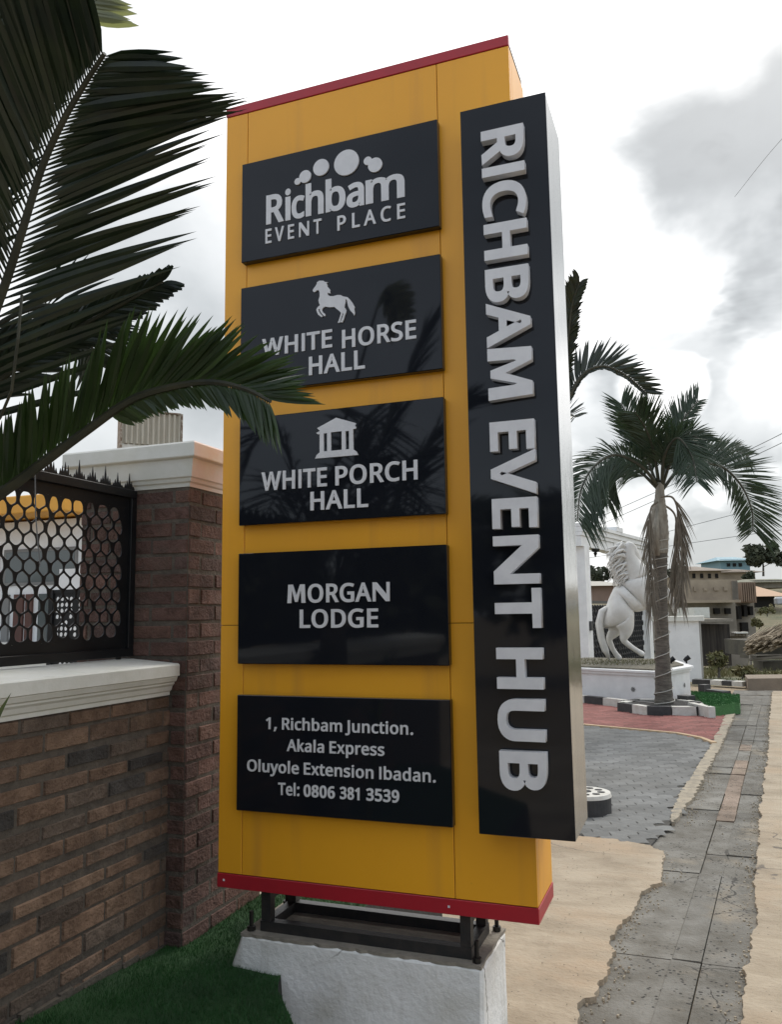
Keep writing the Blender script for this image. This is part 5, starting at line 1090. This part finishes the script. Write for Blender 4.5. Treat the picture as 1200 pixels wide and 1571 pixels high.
# ------------------------------------------------------------------ white gate behind the statue
def qat(x, y, D): return at(x, y, D)
gate = empty('white_gateway', tuple(at(950, 1020, 24)), label='white gateway with moulded top beam and dark lattice leaf behind the horse statue', cat='gateway')
GA = onz(897, 1022, -.3) if False else at(897, 1000, 22.0); GB = at(992, 990, 27.5)
GA.z = GB.z = 0; gd = (GB - GA).normalized(); gn = Vector((gd.y, -gd.x, 0))
def gbox(mb, u0, u1, w0, w1, z0, z1, mi=0):
    P = [GA + gd * u0 + gn * w0, GA + gd * u1 + gn * w0, GA + gd * u1 + gn * w1, GA + gd * u0 + gn * w1]
    mb.prism([(p.x, p.y) for p in P], z0, z1, mi=mi)
GL = (GB - GA).length
ztop = 1.58 + (936 - 802) / FPX * 22.0
b = MB()
gbox(b, -.4, GL + .6, -.18, .18, ztop - .62, ztop - .34); gbox(b, -.42, GL + .6, -.22, .22, ztop - .335, ztop - .24); gbox(b, -.42, GL + .6, -.27, .27, ztop - .235, ztop - .10); gbox(b, -.42, GL + .6, -.32, .32, ztop - .095, ztop)
fix(b.build('beam', whiteclean, gate))
for (u0, u1) in ((-.22, .20), (GL * .42, GL * .42 + .01), (GL - .25, GL + .2)):
    if u1 - u0 < .05: continue
    b = MB(); gbox(b, u0, u1, -.2, .2, -.34, ztop - .625); gbox(b, u0 - .05, u1 + .05, -.25, .25, -.34, -.1); fix(b.build('column', whiteclean, gate))
b = MB(); gbox(b, GL * .40, GL * .40 + .45, -.21, .21, ztop - .63, ztop + .12); gbox(b, GL * .40 - .1, GL * .40 + .55, -.335, .335, ztop + .001, ztop + .13); fix(b.build('beam_block', whiteclean, gate))
# lattice leaf: curls of iron
b = MB(); rnd = random.Random(77)
gbox(b, .22, GL - .28, -.02, .02, -.2, -.12); gbox(b, .22, GL - .28, -.02, .02, 1.78, 1.86); gbox(b, GL * .5, GL * .5 + .06, -.02, .02, -.12, 1.78)
for i in range(24):
    for j in range(11):
        u = .28 + (GL - .62) * (i + .5 * (j % 2)) / 24; z = -.08 + 1.82 * j / 11
        c = GA + gd * (u + .09) + Vector((0, 0, z + .08)); r = .072
        b.tube([c + gd * r * math.cos(t) + Vector((0, 0, r * math.sin(t) * 1.15)) for t in [k * math.pi / 5 for k in range(11)]], .024, 4)
fix(b.build('lattice_leaf', fencem, gate))
b = MB(); gbox(b, -.1, .04, .202, .26, 1.05, 1.30); fix(b.build('intercom', blackpaint, gate))
lan = empty('hanging_lantern', tuple(at(914, 850, 23)), label='small dark lantern hanging under the gateway beam', cat='lantern')
l0 = at(914, 832, 23); l1 = at(914, 855, 23)
b = MB(); b.tube([l0, l0.lerp(l1, .4)], .008, 5); fix(b.build('chain', fencem, lan))
b = MB(); b.tube([l0.lerp(l1, .38), l0.lerp(l1, .42), l0.lerp(l1, .62), l0.lerp(l1, .66)], [.03, .12, .10, .05], 8); b.tube([l0.lerp(l1, .66), l0.lerp(l1, .72), l1], [.03, .06, .01], 6); fix(b.build('lamp_body', fencem, lan))
# white wing wall right of the statue
wing = empty('wing_wall', tuple(onz(1055, 1044)), label='plain white wing wall with a flat coping beside the young palm', cat='wall')
wa, wb = onz(1020, 1043), onz(1078, 1043); wd_ = (wb - wa).normalized(); wn = Vector((-wd_.y, wd_.x, 0))
wc = wb + wn * .9 + wd_ * .0
htop = 1.58 + (935 - 953) / FPX * (wb - CAM).dot(FW)
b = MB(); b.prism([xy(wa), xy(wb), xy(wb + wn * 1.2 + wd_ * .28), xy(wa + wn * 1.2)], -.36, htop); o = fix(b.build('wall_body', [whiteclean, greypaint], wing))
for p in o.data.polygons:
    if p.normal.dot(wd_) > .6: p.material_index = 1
b = MB(); b.prism([xy(wa - wd_ * .1 - wn * .1), xy(wb + wd_ * .12 - wn * .1), xy(wb + wn * 1.3 + wd_ * .4), xy(wa - wd_ * .1 + wn * 1.3)], htop + .001, htop + .13); fix(b.build('coping', capwhite, wing))
for (x, y, D, lab) in ((1031, 1023, (pb - CAM).dot(FW) + 2.6, 'left'), (1054, 1016, (pb - CAM).dot(FW) + 3.0, 'right')):
    q = at(x, y, D); q.z = ptop + .001
    sp = empty('garden_spotlight', tuple(q), label='small black spotlight on the planter rim, ' + ('nearer the palm trunk' if lab == 'left' else 'at the rim corner away from the trunk'), cat='spotlight', group='spotlights on the planter rim')
    b = MB(); b.tube([q, q + Vector((0, 0, .06))], .02, 6); fix(b.build('stake', fencem, sp))
    b = MB(); b.tube([q + Vector((-.05, 0, .06)), q + Vector((.0, 0, .10)), q + Vector((.07, 0, .15))], [.035, .05, .055], 8); fix(b.build('lamp_head', fencem, sp))
# ------------------------------------------------------------------ houses and yard beyond the road end
def wbox(mb, x0, y0, x1, y1, D, dep, mi=0):
    """box whose front spans the sight lines (x0..x1, y0 top..y1 bottom) at distance D, dep metres deep"""
    a, c = at(x0, y1, D), at(x1, y1, D); t = at(x0, y0, D).z
    d = (c - a); d.z = 0; d.normalize(); n = Vector((-d.y, d.x, 0)) * dep
    mb.prism([(a.x, a.y), (c.x, c.y), (c.x + n.x, c.y + n.y), (a.x + n.x, a.y + n.y)], a.z, t, mi=mi)
def gable(mb, x0, x1, ye, yr, D, dep, over=.5, mi=0, hip=.25):
    """pitched roof with eaves at ye and ridge at yr"""
    a, c = at(x0, ye, D), at(x1, ye, D); zr = at((x0 + x1) / 2, yr, D).z
    d = (c - a); d.z = 0; L_ = d.length; d.normalize(); n = Vector((-d.y, d.x, 0)); a.z = c.z = (a.z + c.z) / 2
    p = [a - n * over - d * over, c - n * over + d * over, c + n * (dep + over) + d * over, a + n * (dep + over) - d * over]
    r0, r1 = a + d * L_ * hip + n * dep / 2, c - d * L_ * hip + n * dep / 2; r0.z = r1.z = zr
    mb.poly(p + [r0, r1], [(0, 1, 5, 4), (1, 2, 5), (2, 3, 4, 5), (3, 0, 4), (3, 2, 1, 0)], mi=mi)
def house(name, label, D, cat='house'):
    q = at(1110, 1000, D); return empty(name, (q.x, q.y, q.z), label=label, cat=cat)
h1 = house('unfinished_house', 'brown unfinished two-storey block house with two small square windows, behind the wing wall', 52)
b = MB(); wbox(b, 1030, 890, 1134, 924, 52, 8); fix(b.build('upper_wall', housewall, h1))
b = MB(); wbox(b, 1034, 924, 1134, 1002, 52.4, 8); fix(b.build('lower_wall', housegrey, h1))
b = MB(); wbox(b, 1030, 921.5, 1138, 925.5, 51.5, 8.4); fix(b.build('floor_band', housewall, h1))
for (x0, x1) in ((1098, 1106), (1115, 1122.5)):
    b = MB(); wbox(b, x0, 933, x1, 942, 52.36, .3); fix(b.build('window', opening, h1))
for (x0, x1, y0, y1) in ((1066, 1070, 900, 907), (1081, 1086, 902, 906), (1097, 1104, 901, 906), (1112, 1118, 900, 906)):
    b = MB(); wbox(b, x0, y0, x1, y1, 51.97, .3); fix(b.build('window', MATS['raw_block_wall'], h1))
b = MB()
for k in range(8): wbox(b, 1126 + k * 1.1, 891, 1126.5 + k * 1.1, 921, 51.9, .2)
fix(b.build('wall_pier', housegrey, h1))
b = MB(); wbox(b, 1066, 932, 1090, 948, 49, 3); fix(b.build('block_parapet', capwhite, house('block_shed', 'small pale block shed showing above the wing wall coping', 49)))
h2 = house('ribbed_annex', 'annex with a ribbed brown upper wall at the right end of the unfinished house', 56)
b = MB(); wbox(b, 1138, 893, 1162, 925, 55, 6)
for k in range(7): wbox(b, 1139 + k * 3.3, 893, 1141 + k * 3.3, 923, 54.8, .4)
fix(b.build('upper_wall', mat('ribbed_wall', (.28, .20, .145), .9, col2=(.2, .145, .105), nscale=.5), h2))
b = MB(); wbox(b, 1130, 925, 1163, 1000, 55.5, 6); fix(b.build('lower_wall', housegrey, h2))
for (x0, x1, y0, y1) in ((1134, 1139, 930, 950), (1143, 1148, 928, 946), (1152, 1157, 930, 944), (1140, 1150, 955, 975)):
    b = MB(); wbox(b, x0, y0, x1, y1, 55.3, .4); fix(b.build('opening', opening, h2))
h3 = house('tin_roof_house', 'low house with an orange tin roof at the right edge', 66)
b = MB(); wbox(b, 1160, 914, 1190, 932, 66, 6); fix(b.build('wall', opening, h3))
b = MB(); gable(b, 1158, 1194, 915, 892, 66, 9, .8, hip=.3); fix(b.build('roof', rooforange, h3))
h4 = house('far_house', 'long low house with a rusty tin roof above the unfinished house', 90)
b = MB(); wbox(b, 1050, 876, 1108, 893, 90, 8); fix(b.build('wall', housewall, h4))
b = MB(); gable(b, 1048, 1110, 876, 866, 90, 8, .8, hip=.35); fix(b.build('roof', roofrust, h4))
for x in (1064, 1076, 1088, 1099):
    b = MB(); wbox(b, x, 880, x + 4, 887, 89.9, .3); fix(b.build('window', opening, h4))
h5 = house('blue_house', 'blue house high on the far ridge beside the dark tree', 190)
b = MB(); wbox(b, 1107, 858, 1152, 876, 190, 12); fix(b.build('wall', bluewall, h5))
b = MB(); gable(b, 1106, 1154, 860, 852, 190, 12, 1.2, hip=.2); fix(b.build('roof', mat('blue_tin_roof', (.22, .36, .42), .6, col2=(.18, .31, .37), nscale=.2), h5))
for x in (1117, 1126, 1135):
    b = MB(); wbox(b, x, 864, x + 4.5, 869, 189.8, .3); fix(b.build('window', opening, h5))
h6 = house('far_house', 'grey house with a dull green tin roof below the dark tree', 95)
b = MB(); wbox(b, 1160, 890, 1230, 902, 96, 8); fix(b.build('wall', housegrey, h6))
b = MB(); gable(b, 1150, 1236, 893, 886, 96, 9, .8, hip=.2); fix(b.build('roof', mat('dull_green_roof', (.15, .16, .11), .85, col2=(.2, .19, .14), nscale=.4), h6))
h7 = house('far_house', 'row of brown roofs between the rusty roof and the blue house', 130)
b = MB(); wbox(b, 1100, 876, 1160, 892, 130, 10); fix(b.build('wall', housewall, h7))
b = MB(); gable(b, 1098, 1162, 878, 871, 130, 10, 1, hip=.15); fix(b.build('roof', roofrust, h7))
# silver car by the right edge
car = empty('parked_car', tuple(at(1200, 934, 58)), label='silver car parked at the right edge by the orange roof', cat='car')
b = MB(); c0 = at(1192, 934, 58); b.box(c0.x, c0.x + 4.2, c0.y, c0.y + 1.7, c0.z + .25, c0.z + .85, bev=.12); b.box(c0.x + .8, c0.x + 3.3, c0.y + .1, c0.y + 1.6, c0.z + .86, c0.z + 1.4, bev=.2); fix(b.build('body', carpaint, car))
for dx in (.8, 3.3):
    b = MB(); b.tube([(c0.x + dx, c0.y - .03, c0.z + .3), (c0.x + dx, c0.y + .2, c0.z + .3)], .32, 14); fix(b.build('wheel', fencem, car))
b = MB(); b.box(c0.x + 1.0, c0.x + 3.1, c0.y + .08, c0.y + .12, c0.z + .95, c0.z + 1.3); fix(b.build('side_window', glassdark, car))
# ragged grey wall, shack, timber pile
sh = empty('timber_shack', tuple(at(1112, 1015, 34)), label='dark plank shack with a flat roof behind the small leafy tree', cat='shack')
b = MB(); wbox(b, 1080, 958, 1124, 1022, 36, 3); fix(b.build('plank_wall', mat('dark_planks', (.07, .06, .05), .95, col2=(.025, .022, .02), nscale=1.4, stretch=(6, 6, .4)), sh))
b = MB(); wbox(b, 1076, 950, 1126, 954, 35.4, 4); fix(b.build('roof', cement, sh))
gw = empty('block_wall', tuple(at(1130, 1020, 37)), label='low ragged grey block wall with a pale top beside the plank shack', cat='wall')
b = MB(); wbox(b, 1118, 974, 1150, 1028, 38, .4)
for k in range(6): wbox(b, 1119 + k * 5.2, 972 - random.uniform(0, 3), 1123.5 + k * 5.2, 976, 37.9, .5)
fix(b.build('block_courses', housegrey, gw))
b = MB(); wbox(b, 1130, 970, 1149, 972, 37.7, .6); fix(b.build('pale_top', capwhite, gw))
wp = empty('timber_pile', tuple(at(1178, 1010, 30)), label='heap of pale poles and sticks stacked against a dark bank at the right edge', cat='timber pile')
b = MB(); rnd = random.Random(14)
for k in range(260):
    f = rnd.random(); x = 1150 + f * 75; yb_ = 988 - f * 18 + rnd.uniform(-12, 10)
    p = at(x - rnd.uniform(4, 12), yb_ + rnd.uniform(4, 11), 29 + rnd.uniform(-1, 1.5)); q = at(x + rnd.uniform(20, 40), yb_ - rnd.uniform(5, 18), 30.5 + rnd.uniform(-1, 2))
    b.tube([p, p.lerp(q, .5) + Vector((0, 0, rnd.uniform(-.1, .06))), q], [rnd.uniform(.015, .04), .025, .012], 5)
fix(b.build('poles', woodpile, wp))
b = MB()
wbox(b, 1153, 983, 1240, 1007, 32, 2.5); wbox(b, 1162, 1006, 1240, 1012, 31, 1.5); wbox(b, 1172, 1015, 1215, 1030, 30, .8)
fix(b.build('dark_bank', mat('dark_bank', (.06, .055, .045), .95, col2=(.11, .10, .075), nscale=1.5, bump=.6, bscale=6), wp))
b = MB(); p0 = at(1150, 975, 31); b.tube([p0, at(1152, 1000, 30.5), at(1153, 1030, 30)], .05, 6); b.tube([at(1150, 1012, 29), at(1200, 1008, 30)], .06, 6); fix(b.build('grey_post', housegrey, wp))
step = empty('concrete_step', tuple(onz(1170, 1056)), label='brown concrete step closing the far end of the slab strip', cat='step')
b = MB(); p, q = onz(1149, 1057), onz(1230, 1056); b.prism([xy(p), xy(q), (q.x, q.y + 1.2), (p.x, p.y + 1.2)], -.36, -.06); fix(b.build('step_block', mat('brown_concrete', (.26, .21, .16), .9, col2=(.2, .16, .12), nscale=3, bump=.3), step))
# ------------------------------------------------------------------ trees and weeds on the far side
def crown(mb, c, r, n, s, rnd, flat=.75, nb=16, cr=(.22, .42)):
    cl = []
    for k in range(nb):
        a, e = rnd.uniform(0, 6.28), rnd.uniform(-.4, 1); q = rnd.uniform(.35, .8); cl.append((Vector((math.cos(a) * r * q, math.sin(a) * r * q, e * r * flat * .7)), rnd.uniform(*cr) * r))
    for k in range(n):
        o_, rr_ = rnd.choice(cl); v = Vector((rnd.gauss(0, 1), rnd.gauss(0, 1), rnd.gauss(0, 1))).normalized() * rr_ * rnd.uniform(.3, 1.15)
        p = Vector(c) + o_ + v; d = Vector((rnd.gauss(0, 1), rnd.gauss(0, 1), rnd.gauss(0, .7))).normalized(); e = d.cross(Vector((rnd.gauss(0, 1), rnd.gauss(0, 1), rnd.gauss(0, 1)))).normalized(); q = s * rnd.uniform(.5, 1.3)
        mb.face([p - d * q, p + e * q * .5, p + d * q, p - e * q * .5])
def tree(name, x, yb_, yt, D, wpx, n, s, m, label, seed, cat='tree', group=None):
    rnd = random.Random(seed); base_ = at(x, yb_, D); top_ = at(x, yt, D); r = wpx / 2 / FPX * D
    t = empty(name, tuple(base_), label=label, cat=cat, group=group)
    b = MB(); hgt = top_.z - base_.z
    b.tube([base_, base_ + Vector((.02 * hgt, 0, hgt * .35)), base_ + Vector((0, 0, hgt * .75))], [.035 * hgt + .02, .025 * hgt + .015, .01 * hgt], 7)
    for k in range(5):
        a = k * 1.3; b.tube([base_ + Vector((0, 0, hgt * (.3 + .06 * k))), base_ + Vector((math.cos(a) * r * .7, math.sin(a) * r * .7, hgt * (.55 + .08 * k)))], [.014 * hgt + .01, .006 * hgt], 5)
    fix(b.build('trunk', bark, t))
    b = MB(); crown(b, base_ + Vector((0, 0, hgt * .62)), r, n, s, rnd, min(1.4, hgt * .45 / r), 34 if n > 1000 else 14, (.10, .26) if n > 1000 else (.10, .34)); b.build('crown', m, t)
    return t
tree('dark_tree', 1172, 884, 838, 140, 62, 2600, .62, treeleaf, 'wide dark tree on the ridge at the right edge, in front of the blue house', 3)
tree('dark_tree', 1208, 884, 846, 135, 40, 1200, .6, treeleaf, 'smaller dark tree cut by the right edge, right of the wide dark tree', 4)
tree('small_tree', 1104, 1044, 1000, 25, 34, 420, .10, weed, 'small thin leafy tree growing right of the wing wall', 5)
for k, (x, yb_, yt, D, w_) in enumerate(((1066, 888, 876, 120, 12), (1150, 892, 880, 110, 16))):
    tree('bush', x, yb_, yt, D, w_, 260, .5, treeleaf, ('round dark bush beside the rusty roof', 'dark bush under the blue house, nearest the wide dark tree', 'low bush between the far roofs', 'small bush on the ridge left of the blue house')[k], 20 + k, 'bush', 'bushes among the far roofs')
b = MB(); rnd = random.Random(44)
for k in range(5200):
    y = rnd.uniform(20.2, 48); x = CAM.x + (y - CAM.y) * rnd.uniform(.0, .28); h = rnd.uniform(.06, .38) * (1 if mnoise.noise(Vector((x * .5, y * .3, 2))) > -.1 else .3); z = gh(x, y); a = rnd.uniform(0, 6.28); w_ = .02
    b.face([(x - w_, y, z), (x + w_, y, z), (x + math.cos(a) * h * .6, y + math.sin(a) * h * .6, z + h)])
b.build('weeds', weed, None, kind='stuff', label='dry weeds and grass on the ground beyond the end of the slab strip', cat='weeds')
h8 = house('far_house', 'small pinkish house with a pale roof seen through the gateway', 62)
b = MB(); wbox(b, 884, 898, 945, 925, 62, 5); fix(b.build('wall', mat('pink_wall', (.36, .25, .20), .85, col2=(.28, .2, .16), nscale=.6), h8))
b = MB(); gable(b, 880, 950, 899, 890, 62, 5, .6, hip=.2); fix(b.build('roof', mat('pale_tin_roof', (.42, .40, .35), .7, col2=(.33, .31, .27), nscale=.4), h8))
for k, (x, w_) in enumerate(((896, 44), (926, 40), (960, 46), (1000, 50), (1035, 40))):
    tree('bush', x, 908, 868 + (k % 2) * 5, 78 + k * 3, w_, 700, .32, treeleaf, ('bush left of the small pinkish house, by the gateway column', 'bush above the pinkish roof, left of the statue mane', 'bush behind the horse statue neck', 'bush right behind the young palm trunk', 'bush just left of the unfinished house')[k], 60 + k, 'bush', 'bushes among the far roofs')
for k, (x, yb_, yt, D, w_) in enumerate(((1178, 946, 932, 48, 26), (1166, 968, 950, 40, 22), (1140, 1042, 1026, 23, 30), (1196, 1046, 1032, 24, 26))):
    tree('bush', x, yb_, yt, D, w_, 420, .12, weed, ('olive scrub under the orange roof', 'olive scrub left of the timber pile, on the bank', 'low olive scrub at the far end of the slab strip', 'low olive scrub in front of the timber pile')[k], 80 + k, 'bush', 'scrub on the waste ground')
# overhead cables
def cable(P, D0, D1, r, label):
    q = [at(*P[0], D0), at(*P[1], (D0 + D1) / 2), at(*P[2], D1)]; b = MB(); b.tube(catmull(q, 24), r, 5)
    b.build('overhead_cable', wirem, None, label=label, cat='cable', group='overhead cables at the right')
cable([(1330, 590), (1150, 690), (820, 838)], 24, 44, .014, 'uppermost of the long cables rising to the right behind the young palm')
cable([(1330, 612), (1150, 703), (820, 850)], 24, 44, .014, 'long cable just under the uppermost one, rising to the right behind the young palm')
cable([(1330, 728), (1150, 783), (820, 868)], 24, 44, .012, 'long cable crossing the palm trunk just under the crown')
cable([(1330, 795), (1150, 820), (820, 868)], 24, 44, .012, 'lowest cable, crossing above the far roofs')
cable([(1290, 120), (1190, 225), (1128, 302)], 16, 26, .006, 'thin faint cable high against the grey cloud at the right')
# ------------------------------------------------------------------ compound behind the fence
cy = 9.5
wb_ = empty('white_building', tuple(ony(60, 1010, cy)), label='white building with a yellow roof edge seen through the holes of the fence', cat='building')
xl, xr = ony(-260, 900, cy).x, ony(170, 900, cy).x
zt2 = ony(60, 795, cy).z
b = MB(); b.box(xl, xr, cy, cy + 6, -.3, zt2 - .05); fix(b.build('wall', whiteclean, wb_))
xe = ony(112, 800, cy - .5).x
b = MB(); b.box(xl - .3, xe, cy - .75, cy + 6.2, zt2, zt2 + .34, bev=.02); fix(b.build('roof_fascia', orange, wb_))
zg0, zg1 = ony(60, 893, cy).z, ony(60, 846, cy).z
for k in range(3):
    a = ony(-230 + k * 120, 870, cy).x; c = ony(-125 + k * 120, 870, cy).x
    b = MB(); b.box(a - .06, c + .06, cy - .03, cy + .01, zg0 - .06, zg1 + .06); w_ = fix(b.build('window', greypaint, wb_))
    b = MB(); b.box(a, c, cy - .036, cy - .0305, zg0, zg1); fix(b.build('pane', glassdark, w_))
for k, (a_, c_, m_) in enumerate(((22, 36, doorwood), (40, 50, doorwood), (4, 14, greypaint), (60, 74, glassdark))):
    a, c = ony(a_, 950, cy).x, ony(c_, 950, cy).x; b = MB(); b.box(a, c, cy - .05, cy + .01, ony(30, 985, cy).z, ony(30, 912, cy).z); fix(b.build('door', m_, wb_))
b = MB(); b.box(xl - .1, xr + .1, cy - 1.6, cy - .01, -.3, ony(60, 990, cy - 1.6).z); fix(b.build('porch_base', capwhite, wb_))
g2y = 4.2
gt = empty('lattice_gate', tuple(ony(115, 1040, g2y)), label='black lattice gate leaf behind the fence, fine ring pattern', cat='gate')
ga, gb_, gz0, gz1 = ony(79, 950, g2y).x, ony(196, 950, g2y).x, ony(110, 1050, g2y).z, ony(110, 907, g2y).z
b = MB(); hl = []
nx_, nz_ = 15, 14
for i in range(nx_):
    for j in range(nz_):
        if rnd.random() < .22: continue
        cx_, cz_ = ga + .05 + (gb_ - ga - .1) * (i + .5) / nx_, gz0 + .05 + (gz1 - gz0 - .1) * (j + .5) / nz_
        hl.append(egg(cx_, cz_, (gb_ - ga) / nx_ * .70, (gz1 - gz0) / nz_ * .7, rnd.uniform(0, 3), .2, 8))
outline_mesh('ring_sheet', [[(ga, gz0), (gb_, gz0), (gb_, gz1), (ga, gz1)]] + hl, front(g2y), .01, fencem, gt)
b = MB(); b.box(ga - .03, ga + .03, g2y - .03, g2y + .03, -.3, gz1 + .02); b.box(gb_ - .03, gb_ + .03, g2y - .03, g2y + .03, -.3, gz1 + .02); b.box(ga + .031, gb_ - .031, g2y - .02, g2y + .02, gz1 - .02, gz1 + .02); fix(b.build('frame', fencem, gt))
gwy = empty('courtyard_wall', tuple(ony(140, 1040, 7.5)), label='pale rendered courtyard wall behind the lattice gate leaf', cat='wall')
b = MB(); b.box(ony(-200, 1000, 7.5).x, ony(260, 1000, 7.5).x, 7.5, 7.7, -.3, ony(60, 968, 7.5).z); 
b.v = []; b.f = []; b.c = []; b.mi = []
b.box(ony(86, 1000, 7.5).x, ony(260, 1000, 7.5).x, 7.5, 7.7, -.3, ony(120, 872, 7.5).z); fix(b.build('wall_body', whiteclean, gwy))
Dt = 15.0; tl_, tr2 = at(186, 690, Dt), at(265, 690, Dt); pxm = Dt / FPX
tdx = (RT.copy()); tdx.z = 0; tdx = Matrix.Rotation(R(24), 3, 'Z') @ tdx.normalized(); tdy = Vector((-tdx.y, tdx.x, 0))
wt = 80 * pxm / .88; zt0, zt1, zt3 = at(186, 680, Dt).z, at(186, 627, Dt).z, -.3
tw = empty('roof_tower', (tl_.x, tl_.y, zt3), label='cream tower with a rust-edged corrugated metal top rising behind the pillar cap', cat='tower')
def turn(mb):
    o_ = Vector((tl_.x, tl_.y, 0)); mb.v = [tuple(o_ + tdx * p[0] + tdy * p[1] + Vector((0, 0, p[2]))) for p in mb.v]; return mb
b = MB(); b.box(-.02, wt - .01, .0, .9, zt3, zt0); fix(turn(b).build('tower_wall', capwhite, tw))
b = MB(); nn_ = 66; vs = []
for k in range(nn_ + 1):
    x = (wt - .03) * k / nn_; yy = -.03 + .035 * math.sin(2 * math.pi * 11 * k / nn_)
    vs += [(x, yy, zt0 + .004), (x, yy, zt1 - .02)]
b.poly(vs, [(2 * k, 2 * k + 2, 2 * k + 3, 2 * k + 1) for k in range(nn_)])
b.box(.01, wt - .04, .02, .8, zt0 + .004, zt1 - .03)
fix(turn(b).build('corrugated_sheet', rustcream, tw))
b = MB(); b.box(wt - .035, wt, -.075, -.02, zt0 - .1, zt1); b.box(-.03, wt - .036, -.07, .6, zt1 - .012, zt1 + .012); fix(turn(b).build('edge_trim', rust, tw))
b = MB(); b.box(-.03, -.001, -.06, .55, zt0 - .5, zt1 - .02); fix(turn(b).build('side_return', rust, tw))
# trees across the road behind the camera, mirrored in the gloss panels
b = MB(); rnd = random.Random(50)
for k in range(26):
    x = -34 + k * 2.1 + rnd.uniform(-.6, .6); y = -15 - rnd.uniform(0, 4); h = rnd.uniform(2.6, 5.0)
    crown(b, (x, y, h * .5), rnd.uniform(1.7, 2.6), 900, .34, rnd, 1.1)
b.build('trees', treeleaf, None, kind='stuff', label='dense dark tree belt across the road, mirrored in the gloss panels', cat='trees')
